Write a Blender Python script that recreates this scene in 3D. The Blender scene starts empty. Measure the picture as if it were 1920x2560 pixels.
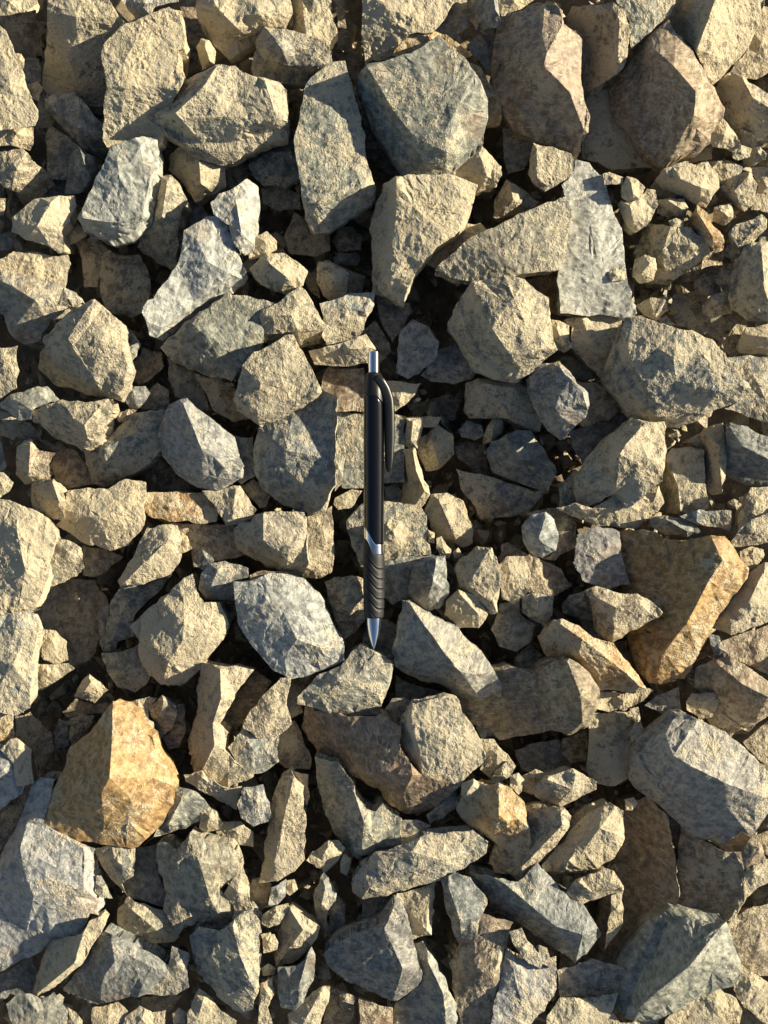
import bpy, math, random
import numpy as np
from mathutils import Vector, Matrix
from mathutils.geometry import delaunay_2d_cdt

# ------------------------------------------------------------------ camera, sky, sun
U = 0.0001892 * 700 / 1659          # metres in one drawing unit (1/1659 of 700 photo pixels)
SP = 0.0001892                      # metres in one photo pixel at the reference height
ZREF = 400 * U
CAM_D = 0.62                        # camera height above the reference plane
scene = bpy.context.scene
COL = scene.collection
cam = bpy.data.cameras.new('camera')
camo = bpy.data.objects.new('camera', cam)
COL.objects.link(camo)
camo.location = (0, 0, CAM_D + ZREF)
camo.rotation_euler = (0, 0, 0)
cam.sensor_fit = 'VERTICAL'
cam.sensor_height = 24
cam.lens = 24 * CAM_D / (2560 * SP)
cam.clip_start = 0.01
cam.clip_end = 50
scene.camera = camo

SUN_EL, SUN_AZ = 23.0, 13.0         # degrees; azimuth counted from +X towards +Y
world = bpy.data.worlds.new('World')
scene.world = world
world.use_nodes = True
wn = world.node_tree.nodes
sky = wn.new('ShaderNodeTexSky')
sky.sky_type = 'NISHITA'
sky.sun_disc = False
sky.sun_elevation = math.radians(SUN_EL)
sky.sun_rotation = math.radians(90 - SUN_AZ)
wn['Background'].inputs['Strength'].default_value = 0.05
world.node_tree.links.new(sky.outputs[0], wn['Background'].inputs[0])
sun = bpy.data.lights.new('sun', 'SUN')
sun.energy = 5.0
sun.angle = math.radians(0.5)
sun.color = (1.0, 0.895, 0.665)
suno = bpy.data.objects.new('sun', sun)
COL.objects.link(suno)
sdir = Vector((math.cos(math.radians(SUN_EL)) * math.cos(math.radians(SUN_AZ)),
               math.cos(math.radians(SUN_EL)) * math.sin(math.radians(SUN_AZ)),
               math.sin(math.radians(SUN_EL))))
suno.rotation_euler = sdir.to_track_quat('Z', 'Y').to_euler()
suno.location = sdir * 2
scene.view_settings.view_transform = 'Standard'
scene.view_settings.look = 'None'
scene.view_settings.exposure = 1.18
scene.view_settings.gamma = 1
scene.view_settings.use_curve_mapping = False

scene.render.engine = 'CYCLES'
scene.cycles.max_bounces = 4
scene.cycles.diffuse_bounces = 2
scene.cycles.glossy_bounces = 3

RNG = np.random.default_rng(7)

# ------------------------------------------------------------------ noise for the stone surfaces
PERM = RNG.permutation(256)
PERM = np.concatenate([PERM, PERM, PERM])
GR = RNG.normal(size=(256, 3))
GR /= np.linalg.norm(GR, axis=1)[:, None]


def gnoise(p):
    pi = np.floor(p).astype(np.int64)
    pf = p - pi
    pi &= 255
    u = pf * pf * pf * (pf * (pf * 6 - 15) + 10)
    res = 0
    for dx in (0, 1):
        wx = u[:, 0] if dx else 1 - u[:, 0]
        for dy in (0, 1):
            wy = u[:, 1] if dy else 1 - u[:, 1]
            for dz in (0, 1):
                wz = u[:, 2] if dz else 1 - u[:, 2]
                h = PERM[PERM[PERM[(pi[:, 0] + dx) & 255] + ((pi[:, 1] + dy) & 255)] + ((pi[:, 2] + dz) & 255)]
                g = GR[h]
                d = g[:, 0] * (pf[:, 0] - dx) + g[:, 1] * (pf[:, 1] - dy) + g[:, 2] * (pf[:, 2] - dz)
                res = res + wx * wy * wz * d
    return res


# ------------------------------------------------------------------ materials
def nodes_of(name):
    m = bpy.data.materials.new(name)
    m.use_nodes = True
    nt = m.node_tree
    b = nt.nodes['Principled BSDF']
    return m, nt, b


def N(nt, kind, **kw):
    n = nt.nodes.new(kind)
    for k, v in kw.items():
        setattr(n, k, v)
    return n


def mixc(nt, fac, a, b, blend='MIX'):
    n = N(nt, 'ShaderNodeMix', data_type='RGBA', blend_type=blend)
    for sock, val in ((n.inputs[0], fac), (n.inputs[6], a), (n.inputs[7], b)):
        if hasattr(val, 'links'):
            nt.links.new(val, sock)
        elif isinstance(val, tuple):
            sock.default_value = (*val, 1)
        else:
            sock.default_value = val
    return n.outputs[2]


def maths(nt, op, a, b=None, clamp=False):
    n = N(nt, 'ShaderNodeMath', operation=op, use_clamp=clamp)
    for i, v in enumerate((a, b)):
        if v is None:
            continue
        if hasattr(v, 'links'):
            nt.links.new(v, n.inputs[i])
        else:
            n.inputs[i].default_value = v
    return n.outputs[0]


def smooth(nt, v, lo, hi):
    n = N(nt, 'ShaderNodeMapRange', interpolation_type='SMOOTHSTEP')
    nt.links.new(v, n.inputs[0])
    n.inputs[1].default_value = lo
    n.inputs[2].default_value = hi
    return n.outputs[0]


def noise(nt, vec, scale, detail=3, rough=0.55, dist=0.0):
    n = N(nt, 'ShaderNodeTexNoise', noise_dimensions='3D')
    nt.links.new(vec, n.inputs['Vector'])
    n.inputs['Scale'].default_value = scale
    n.inputs['Detail'].default_value = detail
    n.inputs['Roughness'].default_value = rough
    n.inputs['Distortion'].default_value = dist
    return n.outputs[0]


def make_stone_material():
    m, nt, b = nodes_of('dusty_crushed_stone')
    geo = N(nt, 'ShaderNodeNewGeometry').outputs['Position']
    tint = N(nt, 'ShaderNodeAttribute', attribute_name='tint').outputs['Color']
    dust = N(nt, 'ShaderNodeAttribute', attribute_name='dust').outputs['Fac']
    seed = N(nt, 'ShaderNodeAttribute', attribute_name='seed').outputs['Fac']
    shift = N(nt, 'ShaderNodeCombineXYZ')       # every stone cuts its own piece of the pattern
    nt.links.new(seed, shift.inputs[2])
    nt.links.new(maths(nt, 'MULTIPLY', seed, 0.37), shift.inputs[0])
    padd = N(nt, 'ShaderNodeVectorMath', operation='ADD')
    nt.links.new(geo, padd.inputs[0])
    nt.links.new(shift.outputs[0], padd.inputs[1])
    pos = padd.outputs[0]
    # rotated, stretched coordinates for streaks that differ from stone to stone
    rot = N(nt, 'ShaderNodeVectorRotate', rotation_type='EULER_XYZ')
    nt.links.new(pos, rot.inputs['Vector'])
    cx = N(nt, 'ShaderNodeCombineXYZ')
    nt.links.new(maths(nt, 'MULTIPLY', seed, 3.1), cx.inputs[0])
    nt.links.new(maths(nt, 'MULTIPLY', seed, 7.3), cx.inputs[1])
    nt.links.new(maths(nt, 'MULTIPLY', seed, 5.7), cx.inputs[2])
    nt.links.new(cx.outputs[0], rot.inputs['Rotation'])
    st = N(nt, 'ShaderNodeVectorMath', operation='MULTIPLY')
    nt.links.new(rot.outputs[0], st.inputs[0])
    st.inputs[1].default_value = (1, 4.5, 2.0)
    stv = st.outputs[0]

    big = noise(nt, pos, 55, 3, 0.6)
    mid = noise(nt, pos, 260, 3, 0.65)
    fine = noise(nt, pos, 1100, 2, 0.7)
    streak = noise(nt, stv, 170, 4, 0.7, 0.4)
    # bare stone: mottled around its tint
    dark = mixc(nt, 1.0, tint, (0.44, 0.455, 0.465), 'MULTIPLY')
    lite = mixc(nt, 0.36, tint, (0.52, 0.50, 0.43))
    stone = mixc(nt, smooth(nt, mid, 0.36, 0.64), dark, tint)
    stone = mixc(nt, maths(nt, 'MULTIPLY', smooth(nt, fine, 0.50, 0.30), 0.5), stone, dark)
    stone = mixc(nt, maths(nt, 'MULTIPLY', smooth(nt, streak, 0.52, 0.66), 0.85), stone, lite)
    # thin pale veins
    wv = N(nt, 'ShaderNodeTexNoise', noise_dimensions='3D')
    nt.links.new(rot.outputs[0], wv.inputs['Vector'])
    wv.inputs['Scale'].default_value = 38
    wv.inputs['Detail'].default_value = 3
    wv.inputs['Distortion'].default_value = 0.6
    ve = maths(nt, 'ABSOLUTE', maths(nt, 'SUBTRACT', wv.outputs[0], 0.5))
    vein = maths(nt, 'SUBTRACT', 1.0, smooth(nt, ve, 0.0, 0.012))
    vein = maths(nt, 'MULTIPLY', vein, smooth(nt, big, 0.45, 0.6))
    stone = mixc(nt, maths(nt, 'MULTIPLY', vein, 0.45), stone, (0.58, 0.55, 0.47))
    # rust blooms
    rust = noise(nt, rot.outputs[0], 42, 2, 0.6)
    stone = mixc(nt, maths(nt, 'MULTIPLY', smooth(nt, rust, 0.58, 0.76), 0.26), stone, (0.36, 0.20, 0.09))
    # dust coat
    dcol = mixc(nt, smooth(nt, big, 0.35, 0.65), (0.49, 0.402, 0.25), (0.42, 0.368, 0.26))
    own = maths(nt, 'FRACT', maths(nt, 'MULTIPLY', seed, 3.71))
    own2 = maths(nt, 'FRACT', maths(nt, 'MULTIPLY', seed, 7.93))
    dcol = mixc(nt, maths(nt, 'MULTIPLY', own2, 0.75), dcol, (0.42, 0.362, 0.255))
    dcol = mixc(nt, maths(nt, 'MULTIPLY', smooth(nt, fine, 0.56, 0.34), maths(nt, 'ADD', 0.25, maths(nt, 'MULTIPLY', own, 0.4))), dcol, (0.25, 0.205, 0.145))
    dn = maths(nt, 'ADD', maths(nt, 'MULTIPLY', big, 0.75), maths(nt, 'MULTIPLY', mid, 0.65))
    dn = maths(nt, 'ADD', dn, maths(nt, 'MULTIPLY', fine, 0.35))
    dlev = maths(nt, 'ADD', dn, maths(nt, 'SUBTRACT', maths(nt, 'MULTIPLY', dust, 0.50), 0.23))
    dmask = smooth(nt, dlev, 0.82, 0.99)
    dmask = maths(nt, 'MULTIPLY', dmask, 0.92)
    colr = mixc(nt, dmask, stone, dcol)
    nt.links.new(colr, b.inputs['Base Color'])
    b.inputs['Roughness'].default_value = 0.86
    rr = maths(nt, 'ADD', 0.62, maths(nt, 'MULTIPLY', dmask, 0.3))
    nt.links.new(rr, b.inputs['Roughness'])
    b.inputs['Specular IOR Level'].default_value = 0.4
    # relief: streaky fracture on bare stone, grains on dust
    grain = N(nt, 'ShaderNodeTexVoronoi', feature='F1')
    nt.links.new(pos, grain.inputs['Vector'])
    grain.inputs['Scale'].default_value = 1250
    g = maths(nt, 'MULTIPLY', grain.outputs['Distance'], maths(nt, 'MULTIPLY', dmask, smooth(nt, mid, 0.35, 0.6)))
    h = maths(nt, 'ADD', maths(nt, 'MULTIPLY', streak, 0.65), maths(nt, 'MULTIPLY', fine, 0.35))
    h = maths(nt, 'SUBTRACT', h, maths(nt, 'MULTIPLY', g, 0.45))
    h = maths(nt, 'ADD', h, maths(nt, 'MULTIPLY', mid, 0.6))
    # hairline cracks on the cleaved faces
    ck = N(nt, 'ShaderNodeTexVoronoi', feature='DISTANCE_TO_EDGE')
    wob = N(nt, 'ShaderNodeVectorMath', operation='ADD')
    nt.links.new(stv, wob.inputs[0])
    cxn = N(nt, 'ShaderNodeCombineXYZ')
    nt.links.new(maths(nt, 'MULTIPLY', mid, 0.03), cxn.inputs[0])
    nt.links.new(maths(nt, 'MULTIPLY', big, 0.05), cxn.inputs[1])
    nt.links.new(seed, cxn.inputs[2])
    nt.links.new(cxn.outputs[0], wob.inputs[1])
    nt.links.new(wob.outputs[0], ck.inputs['Vector'])
    ck.inputs['Scale'].default_value = 38
    crack = maths(nt, 'MULTIPLY', maths(nt, 'SUBTRACT', 1.0, smooth(nt, ck.outputs['Distance'], 0.0, 0.02)), smooth(nt, big, 0.5, 0.62))
    h = maths(nt, 'SUBTRACT', h, maths(nt, 'MULTIPLY', crack, 0.7))
    rough_patch = smooth(nt, noise(nt, rot.outputs[0], 75, 2, 0.6), 0.38, 0.62)
    h = maths(nt, 'MULTIPLY', h, maths(nt, 'ADD', 0.22, maths(nt, 'MULTIPLY', rough_patch, maths(nt, 'ADD', 0.25, maths(nt, 'MULTIPLY', own, 0.75)))))
    bp = N(nt, 'ShaderNodeBump')
    bp.inputs['Strength'].default_value = 0.9
    bp.inputs['Distance'].default_value = 0.00075
    h = maths(nt, 'ADD', h, maths(nt, 'MULTIPLY', noise(nt, pos, 520, 2, 0.75), maths(nt, 'ADD', 0.15, maths(nt, 'MULTIPLY', dmask, 0.9))))
    nt.links.new(h, bp.inputs['Height'])
    nt.links.new(bp.outputs[0], b.inputs['Normal'])
    return m


STONE = make_stone_material()


def make_dirt():
    m, nt, b = nodes_of('dry_earth')
    pos = N(nt, 'ShaderNodeNewGeometry').outputs['Position']
    a = noise(nt, pos, 120, 6, 0.7)
    f = noise(nt, pos, 900, 3, 0.7)
    c = mixc(nt, smooth(nt, a, 0.35, 0.65), (0.16, 0.13, 0.09), (0.33, 0.26, 0.17))
    nt.links.new(c, b.inputs['Base Color'])
    b.inputs['Roughness'].default_value = 0.95
    bp = N(nt, 'ShaderNodeBump')
    bp.inputs['Strength'].default_value = 0.9
    bp.inputs['Distance'].default_value = 0.001
    nt.links.new(maths(nt, 'ADD', a, maths(nt, 'MULTIPLY', f, 0.4)), bp.inputs['Height'])
    nt.links.new(bp.outputs[0], b.inputs['Normal'])
    return m


DIRT = make_dirt()

TINTS = {'g': (0.25, 0.247, 0.222), 'G': (0.30, 0.288, 0.24), 'w': (0.40, 0.395, 0.355),
         't': (0.35, 0.305, 0.225), 'o': (0.45, 0.275, 0.12), 'r': (0.33, 0.24, 0.155), 'b': (0.31, 0.24, 0.165)}


# ------------------------------------------------------------------ stone building
def refine(P, Fc, C, Lt, rounds=8):
    """split every edge longer than its allowance (top fine, sides coarser, underside coarse)"""
    for _ in range(rounds):
        e = np.concatenate([Fc[:, [0, 1]], Fc[:, [1, 2]], Fc[:, [2, 0]]])
        es = np.sort(e, 1)
        key = es[:, 0].astype(np.int64) * (len(P) + 1) + es[:, 1]
        uq, inv = np.unique(key, return_inverse=True)
        ua, ub = uq // (len(P) + 1), uq % (len(P) + 1)
        L = np.linalg.norm(P[ua] - P[ub], axis=1)
        cc = np.maximum(C[ua], C[ub])
        allow = Lt * np.where(cc < 0.3, 1.0, np.where(cc < 1.1, 1.5, 5.0))
        mark = L > allow
        if not mark.any():
            break
        newid = np.full(len(uq), -1, np.int64)
        newid[mark] = len(P) + np.arange(mark.sum())
        P = np.concatenate([P, (P[ua[mark]] + P[ub[mark]]) / 2])
        C = np.concatenate([C, (C[ua[mark]] + C[ub[mark]]) / 2])
        n = len(Fc)
        m = newid[inv].reshape(3, n).T          # midpoints of edges 01,12,20
        cnt = (m >= 0).sum(1)
        out = [Fc[cnt == 0]]
        k = cnt == 3
        f, q = Fc[k], m[k]
        out += [np.stack([f[:, 0], q[:, 0], q[:, 2]], 1), np.stack([q[:, 0], f[:, 1], q[:, 1]], 1),
                np.stack([q[:, 2], q[:, 1], f[:, 2]], 1), q]
        for s in range(3):
            a, b, c = s, (s + 1) % 3, (s + 2) % 3
            k = (cnt == 1) & (m[:, a] >= 0)
            f, q = Fc[k], m[k][:, a]
            out += [np.stack([f[:, a], q, f[:, c]], 1), np.stack([q, f[:, b], f[:, c]], 1)]
            k = (cnt == 2) & (m[:, c] < 0)      # edges a and b split
            f, q1, q2 = Fc[k], m[k][:, a], m[k][:, b]
            out += [np.stack([q1, f[:, b], q2], 1), np.stack([f[:, a], q1, q2], 1),
                    np.stack([f[:, a], q2, f[:, c]], 1)]
        Fc = np.concatenate(out)
    return P, Fc, C


def vnormals(P, F):
    fn = np.cross(P[F[:, 1]] - P[F[:, 0]], P[F[:, 2]] - P[F[:, 0]])
    n = np.zeros_like(P)
    for k in range(3):
        for d in range(3):
            n[:, d] += np.bincount(F[:, k], fn[:, d], len(P))
    return n / (np.linalg.norm(n, axis=1)[:, None] + 1e-9)


def calm_normals(P, F, passes=3):
    """vertex normals averaged over the neighbourhood, so that relief never alternates along thin strips"""
    fn = np.cross(P[F[:, 1]] - P[F[:, 0]], P[F[:, 2]] - P[F[:, 0]])
    fn /= np.linalg.norm(fn, axis=1)[:, None] + 1e-9
    n = np.stack([sum(np.bincount(F[:, k], fn[:, d], len(P)) for k in range(3)) for d in range(3)], 1)
    e = np.concatenate([F[:, [0, 1]], F[:, [1, 2]], F[:, [2, 0]]])
    for _ in range(passes):
        n /= np.linalg.norm(n, axis=1)[:, None] + 1e-9
        n = n + np.stack([np.bincount(e[:, 0], n[e[:, 1], d], len(P)) + np.bincount(e[:, 1], n[e[:, 0], d], len(P))
                          for d in range(3)], 1) / 4
    return n / (np.linalg.norm(n, axis=1)[:, None] + 1e-9)


def shell_mesh(V, F, Cl, Lt, size, rs):
    """coarse shell -> small broken facets -> fine mesh"""
    P = np.array(V, float)
    tri = []
    for f in F:
        for i in range(1, len(f) - 1):
            tri.append((f[0], f[i], f[i + 1]))
    Fc = np.array(tri, np.int64)
    C = np.array(Cl, float)
    for L, amp in ((max(24, size * 0.15), 0.030), (max(16, size * 0.075), 0.022)):
        if L < Lt * 1.5:
            continue
        n0 = len(P)
        P, Fc, C = refine(P, Fc, C, L, 4)
        nn = calm_normals(P, Fc, 1)
        k = len(P) - n0
        P[n0:] += nn[n0:] * (rs.normal(size=k) * L * amp)[:, None]
    return refine(P, Fc, C, Lt)


def roughen(co, no, size, dust, kind, seed):
    """chips, ledges and grit as real relief"""
    off = np.array([seed * 17.3, seed * 5.1, seed * 9.7])
    a = gnoise(co / (size * 0.42) + off)
    w1 = gnoise(co / 75.0 + off + 3)
    # ledges: a stepped function of a tilted coordinate broken by noise
    d = np.array([math.sin(seed * 3), math.cos(seed * 5), 0.6])
    t = co @ d / 46.0 + 1.6 * w1
    step = (t - np.floor(t))
    step = np.minimum(step * 1.0, (1 - step) * 5)
    w2 = gnoise(co / 30.0 + off + 7)
    w3 = gnoise(co / 13.0 + off + 11)
    big = min(1.0, size / 260.0)
    disp = a * size * 0.012 + w1 * 4 * big + (step - 0.4) * 2.3 * big * (0.3 + np.clip(w1 * 3 + .4, 0, 1))
    cr = dust ** 2
    patch = np.clip(gnoise(co / 110.0 + off + 23) * 3 + 0.45, 0, 1)
    disp += w2 * (3.0 + 8 * cr * patch) * (0.4 + 0.6 * big)
    disp += w3 * (1.0 + 6.0 * cr * patch) * (0.5 + 0.5 * big)
    co = co + no * disp[:, None]
    # broken corners: random planes shear off the outermost bits
    rs = np.random.default_rng(int(seed * 9973) + 5)
    for _ in range(4):
        d = rs.normal(size=3)
        d[2] = abs(d[2]) * 0.7
        d /= np.linalg.norm(d)
        s = co @ d
        off = s.max() - size * rs.uniform(0.002, 0.012)
        ex = np.maximum(0, s - off)
        co -= ex[:, None] * d * 0.92
    return co


def parse_pts(s):
    out = []
    for tok in s.split():
        p = [float(x) for x in tok.split(',')]
        out.append((p[0], p[1], p[2] if len(p) > 2 else 0.0))
    return out


def stone_shell(level, rim, chains, rnd, thick=None):
    """coarse closed faceted shell. rim/chains in drawing coords; z relative to level"""
    # break long straight rims a little
    R = []
    n = len(rim)
    sa = sum(rim[q][0] * rim[(q + 1) % n][1] - rim[(q + 1) % n][0] * rim[q][1] for q in range(n))
    INW = -1 if sa > 0 else 1
    mx, my = sum(p[0] for p in rim) / n, sum(p[1] for p in rim) / n
    rim = [(mx + (p[0] - mx) * 1.014, my + (p[1] - my) * 1.014, p[2]) for p in rim]
    for i in range(n):
        a, b = rim[i], rim[(i + 1) % n]
        R.append(a)
        L = math.hypot(b[0] - a[0], b[1] - a[1])
        k = int(L // 55)
        for j in range(1, k + 1):
            t = (j + rnd.uniform(-.2, .2)) / (k + 1)
            o = rnd.gauss(0, min(4.5, L * 0.035)) - INW * L * 0.016
            R.append((a[0] + (b[0] - a[0]) * t - (b[1] - a[1]) / L * o,
                      a[1] + (b[1] - a[1]) * t + (b[0] - a[0]) / L * o,
                      a[2] + (b[2] - a[2]) * t + rnd.gauss(0, 2)))
    P2, Z, E = [], [], []
    for p in R:
        P2.append(Vector((p[0], p[1])))
        Z.append(p[2])
    nr = len(R)
    RA = np.array(R)
    RB = np.roll(RA, -1, 0)

    def tame(q):
        """no crest may tower over the outline right beside it"""
        ab = RB[:, :2] - RA[:, :2]
        t = np.clip((((q[0] - RA[:, 0]) * ab[:, 0] + (q[1] - RA[:, 1]) * ab[:, 1]) / ((ab ** 2).sum(1) + 1e-9)), 0, 1)
        c = RA[:, :2] + ab * t[:, None]
        d = np.hypot(c[:, 0] - q[0], c[:, 1] - q[1])
        k = int(d.argmin())
        z = RA[k, 2] + (RB[k, 2] - RA[k, 2]) * t[k]
        lim = 6 + 1.6 * d[k]
        return (q[0], q[1], float(min(z + lim, max(z - lim, q[2]))))

    for ch in chains:
        prev = None
        for q in map(tame, ch):
            idx = None
            for k, v in enumerate(P2):
                if abs(v.x - q[0]) < 3 and abs(v.y - q[1]) < 3:
                    idx = k
            if idx is None:
                idx = len(P2)
                P2.append(Vector((q[0], q[1])))
                Z.append(q[2])
            if prev is not None and prev != idx:
                E.append((prev, idx))
            prev = idx
    vs, es, fs, ov, oe, of = delaunay_2d_cdt(P2, E, [list(range(nr))], 1, 0.5)
    zz = []
    for k, v in enumerate(vs):
        if ov[k]:
            zz.append(Z[ov[k][0]])
        else:
            d = sorted(range(len(P2)), key=lambda q: (P2[q] - v).length)[:3]
            zz.append(sum(Z[q] for q in d) / 3)
    # even out the long fans with extra points lying on the facets
    ar = abs(sum(P2[q].x * P2[(q + 1) % nr].y - P2[(q + 1) % nr].x * P2[q].y for q in range(nr))) / 2
    sp = max(34, math.sqrt(ar) * 0.24)
    VA = np.array([(v.x, v.y) for v in vs])
    ZA = np.array(zz)
    TA = np.array([list(f) for f in fs])
    A, B, D = VA[TA[:, 0]], VA[TA[:, 1]], VA[TA[:, 2]]
    det = (B[:, 1] - D[:, 1]) * (A[:, 0] - D[:, 0]) + (D[:, 0] - B[:, 0]) * (A[:, 1] - D[:, 1])
    det = np.where(np.abs(det) < 1e-9, 1e-9, det)
    nb = len(P2)
    E2 = [tuple(x for x in e) for e in E]
    gy = VA[:, 1].min() + sp * 0.5
    while gy < VA[:, 1].max():
        gx = VA[:, 0].min() + sp * rnd.uniform(0.2, 0.8)
        while gx < VA[:, 0].max():
            q = np.array([gx + rnd.uniform(-.28, .28) * sp, gy + rnd.uniform(-.28, .28) * sp])
            gx += sp
            if np.hypot(*(VA - q).T).min() < sp * 0.42:
                continue
            l1 = ((B[:, 1] - D[:, 1]) * (q[0] - D[:, 0]) + (D[:, 0] - B[:, 0]) * (q[1] - D[:, 1])) / det
            l2 = ((D[:, 1] - A[:, 1]) * (q[0] - D[:, 0]) + (A[:, 0] - D[:, 0]) * (q[1] - D[:, 1])) / det
            ok = np.where((l1 > 0.02) & (l2 > 0.02) & (l1 + l2 < 0.98))[0]
            if len(ok):
                k = ok[0]
                P2.append(Vector((float(q[0]), float(q[1]))))
                Z.append(float(l1[k] * ZA[TA[k, 0]] + l2[k] * ZA[TA[k, 1]] + (1 - l1[k] - l2[k]) * ZA[TA[k, 2]]) + rnd.gauss(0, sp * 0.03))
        gy += sp
    if len(P2) > nb:
        vs, es, fs, ov, oe, of = delaunay_2d_cdt(P2, E2, [list(range(nr))], 1, 0.5)
        zz = []
        for k, v in enumerate(vs):
            if ov[k]:
                zz.append(Z[ov[k][0]])
            else:
                d = sorted(range(len(P2)), key=lambda q: (P2[q] - v).length)[:3]
                zz.append(sum(Z[q] for q in d) / 3)
    top = [list(f) for f in fs]
    # orient and find boundary
    cnt = {}
    tris = []
    for f in top:
        a, b, c = (vs[i] for i in f)
        if (b.x - a.x) * (c.y - a.y) - (b.y - a.y) * (c.x - a.x) > 0:
            f = f[::-1]                 # drawing y points down: clockwise here faces up in space
        tris.append(f)
        for i in range(len(f)):
            e = (f[i], f[(i + 1) % len(f)])
            cnt[e] = 1
    bound = {}
    for (a, b) in cnt:
        if (b, a) not in cnt:
            bound[a] = b
    start = max(bound, key=lambda k: vs[k].x)
    loop = [start]
    while bound[loop[-1]] != start and len(loop) < 2000:
        loop.append(bound[loop[-1]])
    area = 0
    for i in range(len(loop)):
        a, b = vs[loop[i]], vs[loop[(i + 1) % len(loop)]]
        area += a.x * b.y - b.x * a.y
    area = abs(area) / 2
    size = math.sqrt(area)
    cxm = sum(vs[k].x for k in loop) / len(loop)
    cym = sum(vs[k].y for k in loop) / len(loop)
    if thick is None:
        thick = min(size * 0.75, max(50, level + 330))
    zmin = min(zz[k] for k in loop)
    V = [(v.x, v.y, level + z) for v, z in zip(vs, zz)]
    F = list(tris)
    nV = len(V)
    m = len(loop)
    zb = level + zmin - thick * 0.7
    for ring, (sc, f) in enumerate(((0.97, 0.45), (0.72, 1.0))):
        for k in loop:
            z0 = level + zz[k]
            j = rnd.gauss(0, 0.005 if ring == 0 else 0.02)
            V.append((cxm + (vs[k].x - cxm) * (sc + j), cym + (vs[k].y - cym) * (sc + j), z0 + (zb - z0) * f))
    V.append((cxm, cym, zb - thick * 0.12))
    cb = len(V) - 1
    Cl = [0] * nV + [1] * m + [2] * m + [2]
    for i in range(m):
        j = (i + 1) % m
        F.append([loop[j], loop[i], nV + i, nV + j])
        F.append([nV + j, nV + i, nV + m + i, nV + m + j])
        F.append([nV + m + j, nV + m + i, cb])
    return V, F, Cl, size, area


def finish_mesh(name, parts, mat=STONE, soft=False):
    """parts: list of (co world metres, faces, tint, dust, seed)"""
    nv = sum(len(p[0]) for p in parts)
    me = bpy.data.meshes.new(name)
    co = np.concatenate([p[0] for p in parts]).astype(np.float32)
    offs = np.cumsum([0] + [len(p[0]) for p in parts])
    li = np.concatenate([(p[1] + o).ravel() for p, o in zip(parts, offs)]).astype(np.int32)
    cnts = np.concatenate([np.full(len(p[1]), p[1].shape[1], np.int32) for p in parts])
    me.vertices.add(nv)
    me.vertices.foreach_set('co', co.ravel())
    me.loops.add(len(li))
    me.loops.foreach_set('vertex_index', li)
    me.polygons.add(len(cnts))
    me.polygons.foreach_set('loop_start', np.concatenate([[0], np.cumsum(cnts)[:-1]]).astype(np.int32))
    flags = []
    for p in parts:                     # slivers are shaded smooth, everything else stays broken and flat
        a, b, c = (p[0][p[1][:, k]] for k in range(3))
        e2 = np.maximum(np.maximum(((a - b) ** 2).sum(1), ((b - c) ** 2).sum(1)), ((c - a) ** 2).sum(1))
        ar = np.linalg.norm(np.cross(b - a, c - a), axis=1)
        flags.append((ar / (e2 + 1e-12) < 0.42) | soft)
    me.polygons.foreach_set('use_smooth', np.concatenate(flags))
    me.update(calc_edges=True)
    me.validate()
    t = me.attributes.new('tint', 'FLOAT_COLOR', 'POINT')
    t.data.foreach_set('color', np.concatenate([np.tile(np.array([*p[2], 1], np.float32), len(p[0])) for p in parts]))
    for nm, k in (('dust', 3), ('seed', 4)):
        a = me.attributes.new(nm, 'FLOAT', 'POINT')
        a.data.foreach_set('value', np.concatenate([np.full(len(p[0]), p[k], np.float32) for p in parts]))
    me.materials.append(mat)
    return me


ROCKS = []
K = 700 / 1659
# hollows of the bed: photo x, y, radius, depth (drawing units)
HOLLOWS = [(1180, 1110, 200, 270), (1130, 1290, 90, 60), (1720, 820, 150, 110), (850, 560, 110, 90), (180, 1560, 130, 70),
           (430, 1010, 90, 60), (1420, 1900, 120, 60), (1500, 1750, 90, 60), (1540, 2180, 120, 50), (330, 640, 90, 70)]


def T(ox, oy, text):
    for line in text.strip().split('\n'):
        lv, td, rim, inner, label = line.split('|')
        L = 420 + (float(lv) - 420) * 1.6
        if float(lv) < 380:
            L = 356 - (380 - float(lv)) * 2.0
        pts = parse_pts(rim)
        px = ox + K * sum(p[0] for p in pts) / len(pts)
        py = oy + K * sum(p[1] for p in pts) / len(pts)
        if float(lv) < 385:
            for dx, dy, dr, dd in HOLLOWS:
                L -= dd * math.exp(-((px - dx) ** 2 + (py - dy) ** 2) / dr ** 2)
        up = lambda q: [(x, y, z * 1.5) for x, y, z in q]
        ROCKS.append((ox, oy, L, td[0], int(td[1]) / 9, up(parse_pts(rim)),
                      [up(parse_pts(c)) for c in inner.split(';')], label))


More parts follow.
